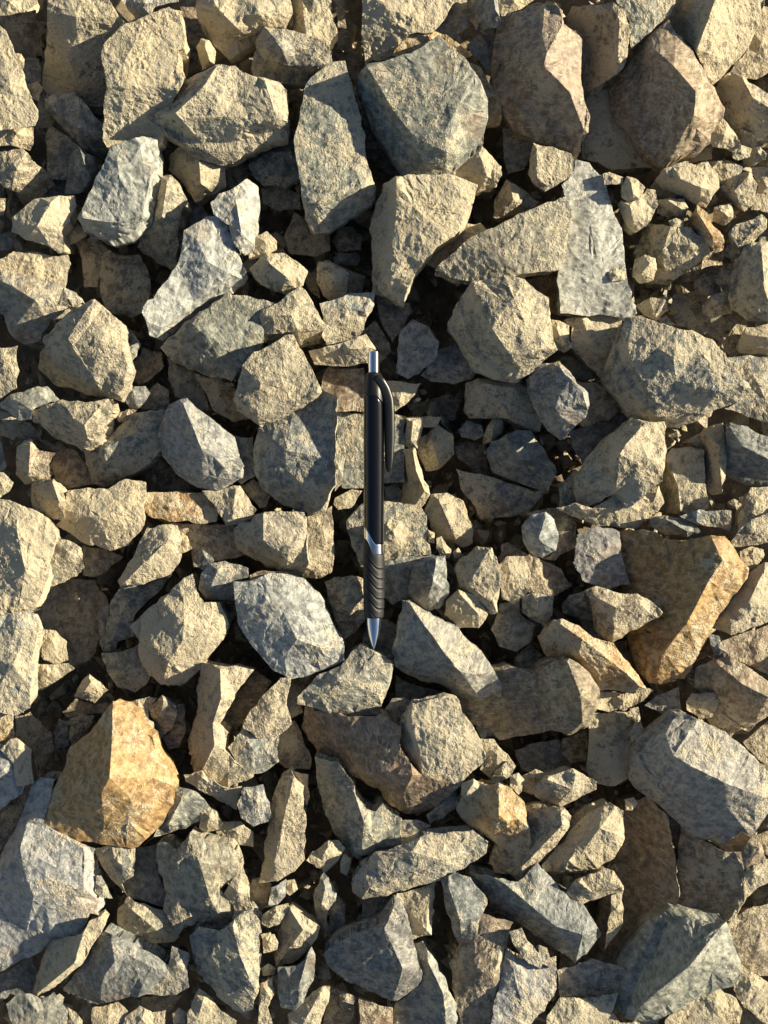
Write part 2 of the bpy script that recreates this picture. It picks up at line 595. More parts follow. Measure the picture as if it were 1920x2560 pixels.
# level | tint+dust | rim x,y[,z] ... | ridge chains (; between chains) | label
T(0, 0, '''
380|t8|-60,-80 230,-60 220,20 150,70 40,90 -60,85|60,10,30|rough tan rock cut off by the top left corner of the bed
320|t7|290,-80,110 600,-80,110 640,0,110 730,130,110 690,200,60 650,330,0 640,560,-90 600,630,-100 480,620,-100 260,560,-110 255,450,-90 275,230,20 285,60,90|450,100,120 ; 400,330,30|flat tan slab near the top left corner with a slanting shadow on its lower half
480|t8|700,175 740,145 890,85 1000,50 1075,70 1080,160 1100,230 1090,290 1055,300 1055,390 1095,450 1060,540 1000,640,-60 930,790,-130 800,840,-130 665,870,-120 610,850,-110 615,640,-50 640,520 625,420 605,330 625,250|800,250,20 ; 750,500,10|tall tan slab with a notched right edge, tapering down to a lit tip
480|G6|880,700,-70 980,580,-100 1100,480,-90 1280,390,10 1390,390,10 1440,430,0 1560,460,0 1655,490,-20 1696,540,-30 1700,720,-70 1690,770,-110 1560,800,-130 1350,900,-150 1290,915,-160 1160,880,-150 1040,800,-130 900,720,-90|1280,400,60 1200,520,80 1040,670,60 900,690,-40 ; 1570,480,30 1640,700,-10 1440,760,10 1200,850,0 1040,670,60|broad grey and tan boulder with a crumbly dirt underside and a shaded upper left face
440|t8|-60,120 0,155 40,190 75,270 85,310 130,400 150,480 160,520 225,650 225,700 205,740 100,760 0,770 -60,770|60,500,25|large warm tan rock against the left edge near the top
340|t8|-40,760 200,750 195,860,-20 175,890,-40 130,880,-30 60,860 -40,870|100,790,25|small crumbly tan lump tucked below the large tan rock on the left edge
350|t7|85,315 125,320 145,350 140,400 120,420 100,380|115,350,15|tiny tan stone wedged right beside the large left edge rock
260|g4|140,400 160,340 230,350 245,420 240,490 170,495 145,460|190,400,15|small bluish grey stone in shade between two big tan slabs
300|t6|155,500 220,485 258,520 235,560 230,600 200,590 170,540|215,520,20|small pale chip wedged in the gap left of the blue and tan stone
210|t6|220,570 300,560 330,700 300,760 220,760 230,650|270,650,15|dim tan stone low in the gap left of the blue and tan stone
340|g5|265,590,0 310,560,-10 440,540,-10 500,610,-20 600,730,-30 640,830,-60 655,870,-110 600,910,-130 460,850,-120 340,720,-90 275,650,-50|290,620,20 380,700,15 470,760,15 610,800,-10|half blue half tan wedge lying below the flat tan slab
260|g4|275,790 300,740 400,810 470,870 450,960 400,1060 290,1060 275,900|330,880,20|dark grey leaning slab behind the small two faced grey stone
340|g3|440,890,-20 475,870,0 560,930,-20 597,1000,-40 590,1050,-50 520,1110,-40 470,1145,-50 385,1150,-100 400,1030,-90 415,930,-70|475,885,50 500,970,60 540,1060,30 500,1110,10|small pointed grey stone with a tan lit right facet
220|g3|205,1190 220,1080 300,1060 350,1020 390,1070 380,1160 300,1200|300,1120,15|dark blue grey shard mostly hidden under the small pointed grey stone
330|t6|-20,950 0,900 130,880 190,950,10 280,1020,-70 285,1060,-80 200,1140,-80 150,1150,-80 80,1130,-50 30,1110,-20 -20,1050|150,900,50 100,1000,40 70,1110,0|brownish stone near the left edge with a bright upper left and dark lower right
420|w2|660,870,-20 800,820,0 930,810,-40 945,900,-20 940,1000,-20 900,1120,-30 880,1240,-30 870,1290,-40 760,1390,-80 640,1420,-100 500,1370,-80 465,1290,-30 520,1160,-10 600,1010,0 640,920,0|700,980,30 ; 900,990,20 850,1270,10 700,1320,-10 600,1310,-10 490,1290,0|large pale blue grey block with scratched bright face and a shadow over its top end
310|t8|1000,920,-60 1060,870,-20 1200,900,0 1310,920,0 1335,1000,0 1340,1110,-20 1270,1150,-30 1160,1200,-60 1100,1110,-60 1000,1010,-70|1180,960,50 1190,1090,40|crumbly dirt caked rock directly under the broad grey and tan boulder
380|t7|1165,280,-20 1190,230 1240,240 1280,310 1270,380,-20 1200,415,-50 1180,350,-30|1215,280,35 1240,360,20|small upright pale chip above the broad grey and tan boulder
250|b4|1060,0 1160,0 1200,150 1280,250 1350,330 1200,410 1100,450 1060,300 1080,100|1150,250,20|dark brown rock in deep shade right of the tall notched tan slab
400|w6|700,-60 1060,-60 1055,10 920,40 890,85 820,110,-40 760,60,-30 720,0|860,20,25|pale stone cut by the top edge above the tall notched tan slab
420|t8|1160,50,-40 1180,-60 1600,-60 1710,-20 1731,80,-30 1690,170,-50 1600,165,-50 1500,200,-80 1400,260,-110 1340,290,-130 1240,200,-110 1180,130,-80|1300,60,20 1400,160,10 ; 1550,80,25|large rough tan rock with pitted dirt surface at the top edge left of centre
350|G4|940,1050,-40 1010,1040,-20 1060,1090,-10 1110,1200,-30 1070,1260,-30 1060,1450,-60 1030,1590,-140 900,1520,-140 780,1420,-140 800,1370,-120 860,1310,-90 900,1180,-70|990,1080,30 960,1280,20 1050,1340,0 ; 870,1370,-50 1040,1370,-20|narrow many faceted stone standing right of the large pale blue grey block
390|t8|75,1290,-20 200,1180,-10 350,1160,0 440,1160,-10 455,1220,-20 410,1290,-20 415,1310,-20 360,1370,-10 390,1490,-50 350,1500,-50 240,1440,-30 150,1420,-30 70,1370,-30|300,1200,40 220,1340,40 ; 140,1330,10|angular tan rock with a jagged lower edge left of the large pale blue grey block
280|t7|370,1370 440,1310 520,1370 510,1400 390,1480|440,1370,15|small shaded tan wedge tucked below the large pale blue grey block
330|t8|-20,1540 80,1490 200,1490 350,1520 400,1510 415,1560 395,1659 380,1720 200,1700 -20,1620|200,1570,15|flat pale tan stone half covered by the grey rock on the left edge
300|t7|-40,1180 30,1175 30,1230 20,1275 -40,1280|0,1220,10|sliver of a tan stone at the left edge, higher of two slivers
260|g3|-40,1390 40,1385 85,1430 60,1480 -40,1490|20,1430,10|small dark grey stone at the left edge above the flat pale tan stone
240|t6|450,1430 560,1400 640,1480 600,1600 580,1700 500,1700 490,1580|540,1500,25|dim earthy lump below the large pale blue grey block
280|b6|620,1500 640,1480 700,1510 830,1510 870,1590 890,1700 860,1850 780,1880 640,1850 600,1750 585,1620|700,1550,40 730,1700,40|reddish tan rock lit on its left side and dark brown on its right
430|w3|1250,1200 1300,1150 1420,1090 1460,1060,-10 1530,1110,-50 1540,1250,-50 1510,1400,-30 1505,1480,-20 1450,1515,-20 1380,1430 1360,1330 1270,1270|1400,1200,20 1430,1380,20|pale blue grey flake lying on top of the long pale shard
340|t7|1500,1400 1580,1370 1640,1430 1640,1480 1580,1520 1480,1540 1470,1500|1570,1430,25|small tan stone tucked against the right of the pale blue grey flake
190|g4|1310,910 1450,900 1490,1000 1450,1080 1350,1130 1330,1010|1400,1000,10|dark stone in the shade right of the crumbly dirt caked rock
210|b4|-20,95 210,60 250,200 260,330 140,330 85,300 40,180|150,200,10|near black shaded rock filling the gap under the top left corner
190|g3|1080,1180 1180,1170 1240,1280 1180,1400 1080,1450 1075,1280|1140,1300,10|dark stone in the gap left of the long pale shard
''')
T(610, 0, '''
410|G5|60,330,-50 80,220,-40 120,160,-20 240,175,0 370,205,0 500,250,-10 520,310,-20 510,380,-40 470,415,-60 380,450,-100 270,440,-110 100,440,-110 45,410,-100|140,175,30 230,300,40 265,390,10 ; 265,390,10 440,390,-10|small grey block with a darker left facet under the rough rock on the top edge
360|t7|290,-60,-60 340,-60,20 520,-60,20 510,40 540,150 558,230,-20 520,290,-40 480,270,-20 370,215,0 250,175,-90 290,80,-80|345,0,35 365,190,20|upright pale tan rock with a shaded brown left side at the top edge
210|b4|520,-60 600,-60 600,120 630,230 610,300 530,290 560,220|580,100,10|dark shaded rock hiding right of the upright pale tan rock
410|t9|700,-60 1260,-60 1260,0 1180,120 1120,190 980,200 930,270,-20 890,340,-60 720,380,-80 700,200,-30|850,60,20 ; 1000,100,20|large pitted tan rock at the top edge behind the big grey slab
320|g4|1260,-40 1340,-20 1370,130 1240,230 1130,190 1200,100|1280,100,20|shaded grey stone just right of the large pitted tan rock
390|o5|880,330 900,290 980,200 1130,185 1200,210 1280,265 1355,325 1310,355,-40 1400,400,-60 1500,560,-80 1530,690,-100 1440,700,-100 1200,500,-60 950,345|1100,215,20 ; 1420,520,-60|rusty tan rock showing from behind the top of the big grey slab
510|G3|730,385,10 900,345,15 1040,290,15 1150,210,10 1310,350,10 1400,480,0 1440,600,-30 1440,700,-50 1415,850,-90 1200,1000,-110 1100,1035,-130 980,1020,-170 870,870,-160 750,680,-160 670,470,-120|735,400,25 880,640,30 1000,800,25 1090,960,0 1200,900,10 1260,640,25 1410,560,0|big smooth dark grey slab with a dusty right corner, upper middle
425|G5|600,365 530,375 430,440 370,500 340,640 300,830 330,1040 365,1290,-70 400,1340,-110 500,1330,-120 760,1170,-90 780,1110,-40 720,920,0 720,800 660,600 620,450|380,1200,0 440,1210,5 700,1110,0 ; 500,700,12|long upright slab half covered by the shadow of the big dark grey slab
300|g3|25,980,-30 60,940,-40 200,840,-60 300,770,-60 310,900,-20 330,1060,-30 250,1110,-40 110,1100,-50 60,1050,-40|50,960,0 150,900,40 280,895,40 ; 150,900,40 180,1060,0|faceted slate coloured stone left of the long half shaded upright slab
200|g4|100,1110 250,1110 330,1150 340,1240 200,1250 110,1200|220,1170,10|dark stone below the faceted slate coloured stone
210|g4|240,1400 300,1260 400,1330 500,1340 510,1480 420,1520 270,1500|370,1400,15|smooth dark grey stone in shade below the long half shaded upright slab
200|g4|525,1430 560,1350 640,1340 700,1400 690,1480 560,1490|610,1410,20|small dark cubic stone low in the hollow left of the tall central tan block
190|g3|530,1530 560,1500 660,1495 690,1530 670,1575 540,1570|610,1530,12|tiny slate chip under the small dark cubic stone in the hollow
370|G7|35,1590,-20 130,1500 240,1500 330,1560 378,1610,-20 350,1690,-40 260,1750,-50 150,1710,-40 60,1650,-40|150,1560,30 250,1640,30|lozenge shaped dusty grey stone right of the pale flake
230|b5|440,1560 500,1540 620,1600 720,1640 700,1750 500,1740 440,1640|560,1640,20|brownish shaded stone in the hollow beside the lozenge shaped dusty stone
460|t7|900,1050,10 970,1040,10 1100,1040 1230,1040 1380,1100,-20 1360,1180,-20 1330,1290,-20 1300,1350,-20 1180,1430 1060,1560 1010,1620,-20 950,1782,-70 870,1740,-90 760,1680,-170 745,1300,-180 790,1140,-150 830,1090,-90|905,1070,25 905,1240,30 880,1450,20 870,1650,0 ; 1000,1220,0 1300,1280,-10|tall central tan block with a shaded left side, directly below the big dark grey slab
390|t8|1210,960 1300,890 1400,855 1450,910 1520,990 1525,1040 1490,1110,-40 1380,1140,-60 1250,1050,-30|1400,930,30 1440,1040,10|crumbly tan rock under the lower right corner of the big dark grey slab
240|g3|640,520 680,510 760,700 850,850 780,950 730,900 700,700|740,750,15|dark narrow stone in shadow between the upright slab and the big dark grey slab
220|g3|790,960 860,850 970,1000 970,1040 850,1030|880,960,15|dark triangular stone beneath the shaded side of the big dark grey slab
310|g4|1320,270 1400,190 1500,170 1490,400 1440,420 1360,320|1420,270,20|dark grey stone in shade right of the rusty tan rock behind the big grey slab
430|g5|1320,-60,-60 1500,-60 1510,60 1522,130,-20 1500,165,-30 1440,160,-60 1390,130,-80 1350,60,-80|1480,-20,30 1490,60,20|small grey stone with a thin lit right edge at the top right of centre
290|t6|1180,1430 1290,1330 1400,1320 1440,1370 1300,1480 1150,1600 1060,1560|1300,1400,15|shaded tan stone between the tall central block and the long pale wedge
200|b4|520,310 690,300 710,380 660,480 600,480 560,380|620,380,10|dark brown stone in the gap above the long half shaded upright slab
''')
T(1220, 0, '''
400|o6|60,-60 300,-60 270,0 190,60 80,95 50,20|150,0,25|small orange tan stone touching the top edge right of centre
450|b4|80,100,-60 240,40,-20 400,30,60 440,70,60 450,150,60 520,190,40 553,235,10 548,430,10 560,550,0 600,680,-10 590,780,-30 550,800,-40 548,905,-110 480,870,-150 280,740,-170 180,690,-180 120,600,-170 50,480,-150 35,380,-150 50,200,-110|440,150,90 350,310,120 330,390,110 480,540,40 570,770,-20|massive brown grey block with one pinkish lit facet on its upper right
390|b5|500,40,-40 620,30,0 740,10,50 800,60,60 848,160,70 825,330,50 800,400,30 700,480,-20 590,550,-100 555,540,-130 545,350,-140 553,235,-120 480,150,-110 470,100,-90|780,120,80 770,340,60|rounded brown shaded rock wedged right of the massive brown grey block
440|G6|740,-60 1110,-60 1110,30 1060,110 930,210 850,290,-20 840,240 848,160 800,60 760,10|950,60,20|sunlit grey tan rock cut by the top edge between two brown rocks
440|t6|1090,-60,-140 1350,-60,70 1640,-60,0 1635,30 1600,150,-40 1540,280,-80 1340,480,-110 1300,480,-100 1230,300,20 1110,200,-120 1075,110,-150 1110,30,-150|1345,0,80 1300,130,80 1240,290,40 ; 1450,150,0|big top right rock with a dark brown left face and crumbly bright right face
310|b5|1600,30 1720,60 1720,400 1590,470 1400,450 1540,290|1620,250,20|dark brown rock in shade at the right edge near the top
450|b3|1070,120,0 1110,200,10 1210,290,20 1300,480,10 1340,520,0 1400,640,-30 1390,700,-40 1320,790,-50 1310,850,-60 1080,945,-80 1055,935,-90 960,840,-110 870,720,-150 790,620,-190 770,450,-190 840,320,-150 900,260,-70 980,190,-10|960,280,20 1100,390,90 1230,540,130 1220,680,100 1080,930,-60|large purplish brown slab with a smooth shaded face and a bright right rim
280|G7|560,555 640,540 740,520 790,560 900,750 1050,900 1300,850 1325,860 1320,940 1130,980 1000,990,-10 830,1000,-30 730,1005,-30 650,955,-10 560,940,-20 550,800 590,700|640,800,15|wide flat stone lying under the large purplish brown slab
350|t7|1370,470,-60 1470,440,0 1510,450,20 1659,560,10 1720,640 1720,830,-60 1600,830,-80 1480,760,-100 1400,700,-100 1400,620,-90 1350,540,-80|1510,470,50 1570,580,40 1670,640,20|tan rock with a dim lower face at the right edge beside the purplish brown slab
340|t8|1390,700 1440,760 1500,850 1450,900,-20 1330,870,-20 1310,830 1330,780|1400,800,25|small bright tan wedge touching the right tip of the purplish brown slab
310|g4|1500,760,-20 1560,790,10 1650,910,10 1640,945,-10 1560,990,-40 1520,990,-60 1480,900,-60 1480,800,-50|1600,900,20|thin slate flake with a lit right tip near the right edge
340|t7|1450,900 1500,860 1560,880 1550,930 1480,950 1450,935|1500,900,15|tiny tan pebble beside the thin slate flake near the right edge
240|g5|90,760 180,700 290,750 270,850 220,1000 120,1030 95,940|180,830,15|dim grey stone left of the small tan cube shaped stone
380|t7|270,850,0 380,870 490,910 510,950 500,1040,-10 430,1085,-20 335,1135,-30 270,1090,-40 240,1030,-40 250,930,-20|290,880,15 290,1050,10|cube shaped tan stone with a flat evenly lit face
330|t6|30,1290,-50 40,1180,-50 110,1065,-20 200,1120,-20 310,1200,-40 250,1240,-50 160,1270,-60 90,1290,-60|130,1085,50 150,1180,20 ; 100,1240,20|small ridged tan stone above the long pale wedge
445|t5|460,1165 495,1240 490,1300 460,1500 410,1600 300,1610 150,1640 30,1665,-20 -40,1672,-30 -200,1650,-50 -313,1600,-60 -290,1570,-40 -150,1450,-10 0,1360 180,1270 350,1200|200,1400,25 0,1500,10 ; 380,1450,15|long pale wedge shaped slab pointing down left toward the pen
372|w0|520,950 600,970 650,1040 690,1060 700,1110 725,1200 750,1280 790,1360 805,1500 820,1640 880,1850,-20 840,1880,-30 600,1870,-30 430,1850,-20 410,1659 440,1500 490,1300 440,1100 500,1040|600,1300,12 620,1600,8|whitish scaly slab with a stepped right edge behind the long pale wedge
410|t7|820,1045 880,1060 930,1110 900,1180,-20 830,1195,-30 790,1170,-30 790,1100,-20|850,1090,25 860,1150,20|round tan pebble sitting on top of another tan stone beside the whitish scaly slab
370|t8|790,1190 900,1170 940,1120 990,1130 1005,1210 960,1310,-20 870,1380,-60 800,1300,-50 770,1210,-30|840,1220,30 860,1310,10|tan stone carrying the round pebble, right of the whitish scaly slab
370|t8|1040,1000 1130,970 1300,960 1360,1030 1370,1110,-20 1290,1230,-50 1200,1190,-70 1040,1120,-80 990,1070,-60|1140,1060,30 1260,1110,30|rough crumbly tan rock below the bottom tip of the purplish brown slab
280|g5|1310,960 1420,950 1510,990 1500,1060 1400,1100 1370,1080|1420,1010,15|half lit grey stone right of the rough crumbly tan rock
370|t6|1380,1110,-60 1440,1050,-40 1550,1015,-10 1595,1090,-10 1580,1190,-30 1520,1255,-50 1450,1210,-70 1390,1140,-70|1545,1040,50 1460,1130,30 1500,1220,10|rounded tan cobble with a bright right flank near the right edge
290|b6|1560,995 1720,990 1720,1270 1560,1240 1600,1100|1650,1100,20|brownish rock cut by the right edge behind the rounded tan cobble
330|g6|1010,1185 1080,1170 1160,1180 1185,1230 1170,1290,-40 1080,1300,-60 1000,1260,-50|1070,1190,20 1150,1240,20|small oblong grey chip right of the stone carrying the round pebble
340|t8|1340,1230 1440,1205 1470,1290 1400,1340,-30 1330,1310,-30|1400,1260,25|chunky tan bit below the rounded tan cobble
370|o5|1240,1215 1300,1260 1320,1320 1395,1400 1390,1480,-20 1350,1500,-20 1270,1420,-40 1210,1340,-60 1200,1280,-50|1240,1260,20 1330,1400,20|orange tan leaning slab resting on the dirt speckled boulder at the right
340|t6|950,1320,-60 1080,1340,20 1200,1350,20 1300,1440,10 1320,1490,0 1240,1560,-30 1100,1659,-60 1000,1650,-80 940,1580,-110 900,1450,-120|1080,1350,50 1030,1500,20 ; 1200,1450,40|dirt speckled boulder with a dark left side right of the whitish scaly slab
380|G5|1425,1380,-20 1470,1330 1620,1270 1650,1300 1650,1350,-20 1600,1400,-40 1500,1510,-80 1450,1490,-90 1430,1430,-70|1440,1400,25 1480,1460,10 1620,1320,15|pale flat topped bar shaped stone near the right edge
370|t7|870,1540,-30 930,1510 990,1530 1000,1600 980,1659,-20 900,1680,-40 855,1640,-50|960,1560,30 910,1620,20|smooth round tan pebble at the lower left of the dirt speckled boulder
350|t8|1070,1310 1110,1290 1160,1310 1155,1345 1090,1350|1110,1320,12|tiny crumb of tan rock on top of the dirt speckled boulder
400|t8|680,1030 720,1020 800,1050 795,1090 690,1095|740,1055,10|small crumbly tan scrap on the upper edge of the whitish scaly slab
230|b5|1170,1500 1320,1490 1400,1480 1380,1600 1250,1670 1150,1670|1270,1570,20|shaded brown stone under the dirt speckled boulder
382|t8|710,1610 760,1590 810,1610 810,1660 730,1670|760,1630,15|small tan pebble at the lower right of the whitish scaly slab
''')
T(0, 620, '''
410|w3|1090,-100,0 1220,-180,0 1320,-190,0 1370,-60,0 1420,60,0 1455,140,-20 1430,180,-60 1360,240,-80 1200,340,-90 1050,450,-90 930,530,-60 890,520,-40 870,430,-10 845,380,0 850,350,0 940,250,0 1020,140,0 1060,80,0|1350,150,20 1150,320,10 960,470,-10 ; 1230,80,30|long pale grey shard sloping down to the left with a crumbly dirt lower flank
380|G3|-40,125,0 60,135,-10 200,170,-10 330,210,0 450,270,-10 485,320,-30 460,345,-30 400,350,-30 250,500,-50 240,555,-70 150,570,-90 100,540,-80 30,470,-120 20,400,-110 -40,360,-60|20,200,20 210,310,40 100,450,-10 ; 400,290,10|grey and tan folded rock entering from the left edge above the dark pitted block
480|t6|540,310,0 560,305,0 610,350,0 680,410,0 715,440,-10 720,560,-10 755,700,-40 730,780,-60 735,820,-80 680,890,-120 610,870,-130 430,830,-170 250,780,-190 150,680,-190 180,590,-150 250,530,-110 330,460,-70 430,370,-20|550,320,20 400,540,10 560,780,-30 600,850,-90 ; 600,550,20|large boulder with a pitted dark lower left face and dusty bright top, upper left
300|g4|715,440 790,500 835,570 810,640 755,700 720,600|770,570,15|dark grey stone behind the right side of the pitted boulder
420|t6|-40,590 60,590 105,580 95,650 115,730 95,780 100,830 0,890,-20 -40,900,-20|20,700,15|pale dusty stone slice on the left edge beside the pitted boulder
400|G3|0,920,-20 60,870 220,820 280,820 355,905 250,930 190,960 185,1015,-30 110,1020,-40 60,980,-40 10,950,-30|100,900,20 230,860,25 ; 60,900,10|small light grey stone with a whitish crest below the pitted boulder
430|t6|190,960,-60 280,930,-30 370,900,-20 560,910,0 640,895,0 670,900,0 675,950,-30 640,1000,-40 630,1080,-60 590,1160,-90 490,1200,-120 440,1190,-130 260,1100,-130 200,1040,-110|600,930,10 500,1050,20 520,1130,0 ; 400,950,0|wedge shaped rock with a wrinkled shaded lower left face and dusty right corner
250|b4|-40,960 50,980 180,1040 250,1100 200,1160 80,1140 -40,1100|80,1060,10|dark brown stone in shade below the small light grey stone at the left
340|b6|100,1180 150,1140 190,1135 230,1200 330,1215 290,1280 300,1370 200,1390,-20 150,1400,-50 95,1340,-60|180,1170,30 170,1350,10|small purplish tan stone with a pointed right corner near the left edge
250|b3|230,1130 440,1195 510,1280 560,1400 400,1430 330,1370 300,1280 320,1210|420,1300,15|dark brown shaded stone under the wrinkled wedge shaped rock
340|G5|500,1200,-60 600,1140,-30 800,980,0 980,960,0 1000,1060,-10 950,1200,-20 880,1290,-50 700,1380,-70 620,1425,-90 550,1390,-90 510,1280,-80|620,1190,30 860,1060,20 ; 680,1330,0|long grey stone lying slanted behind the bluish pointed boulder
250|g4|930,800 1000,840 1000,920 960,970 830,950 880,850|920,900,10|dark stone in shade above the bluish pointed boulder
330|g4|730,870 800,820 860,820 890,860 860,910 820,950,-10 770,950,-20 750,920|790,850,20 800,920,10|small round grey stone half in shade between the pitted boulder and the bluish boulder
320|b6|690,980 760,955 810,960 780,1000 740,1035 700,1030|750,990,15|tiny brown pebble below the small round half shaded stone
440|g3|1000,930,-30 1060,900,0 1110,895,0 1160,950,0 1300,1050,-10 1370,1110,-20 1400,1200,-30 1440,1280,-50 1420,1360,-80 1300,1420,-110 1240,1440,-120 1100,1390,-120 1000,1310,-130 940,1230,-120 930,1110,-110 970,1010,-80|1085,920,30 1190,1180,50 1200,1340,-10 ; 1330,1300,-10|bluish pointed boulder with a dark fluted left face and smooth paler right face
210|b4|780,700 850,590 960,620 970,700 880,790 820,810 770,760|860,690,12|dim brown stone deep in the gap right of the pitted boulder
240|g4|990,650 1050,700 1150,730 1200,830 1240,960 1150,960 1040,880 1000,780|1100,800,15|shadowed stone leaning behind the dusty tan slab top left of the pen
280|o5|1150,740 1250,770 1380,800 1440,900 1480,1010 1380,1030 1260,960 1200,830|1300,880,20|dim ochre stone under the left edge of the dusty tan slab near the pen
370|G5|955,590,-60 1000,530,-40 1180,380,-10 1340,270,0 1480,290,0 1640,330,0 1560,400,0 1560,560,-10 1500,650,-10 1400,740,-20 1370,790,-50 1240,760,-80 1130,710,-90 1010,660,-90|1140,450,10 1230,530,30 1170,700,-30 ; 1400,500,10|wide stone with a star shaped bright patch, under the long pale grey shard
200|b3|860,1280 960,1250 1060,1350 1180,1430 1050,1440 900,1450 870,1380|970,1360,10|dark brown stone in the gap below the bluish pointed boulder
320|o5|870,1450 1060,1440 1200,1450 1290,1560 1280,1620 1190,1635 1060,1620 900,1600 860,1560|1000,1530,20|ochre stained flat stone under the bluish pointed boulder
340|t5|1200,1440 1420,1410 1520,1550 1490,1600 1440,1640 1340,1640 1290,1560|1400,1430,20 1380,1580,20|dark topped stone with crumbly lit lower right edge below the bluish pointed boulder
280|g3|1430,1410 1500,1370 1610,1460 1580,1530 1540,1540 1480,1480|1530,1450,15|small dark slate piece between the bluish pointed boulder and the rough dark slab
300|g3|1380,1110 1500,1120 1510,1350 1430,1400 1400,1370 1440,1280 1400,1200|1460,1250,10|dark shaded grey stone right of the bluish pointed boulder
390|b6|190,1400,-50 250,1370,-20 320,1370,0 360,1420,0 390,1500,0 380,1620,-20 300,1600,-60 220,1570,-90 185,1500,-90|310,1385,30 350,1500,20|small brown rock with a rippled shaded face at the left below the purplish tan stone
370|t7|400,1440 520,1420 640,1430 740,1370 860,1390 865,1480 850,1640 760,1760,-30 650,1790,-40 480,1740,-60 330,1640,-60 380,1600,-20 390,1500|600,1600,25 ; 760,1500,20|large dusty tan boulder with a pale blue worn patch below the bluish pointed boulder
300|g2|-40,1140 10,1150 40,1290 0,1330 -40,1330|0,1230,15|small blue stone on the left edge left of the purplish tan stone
330|G6|-40,1330 20,1330 80,1390 50,1450 0,1480 -40,1480|10,1400,15|small grey tan stone on the left edge above the big round tan boulder
''')
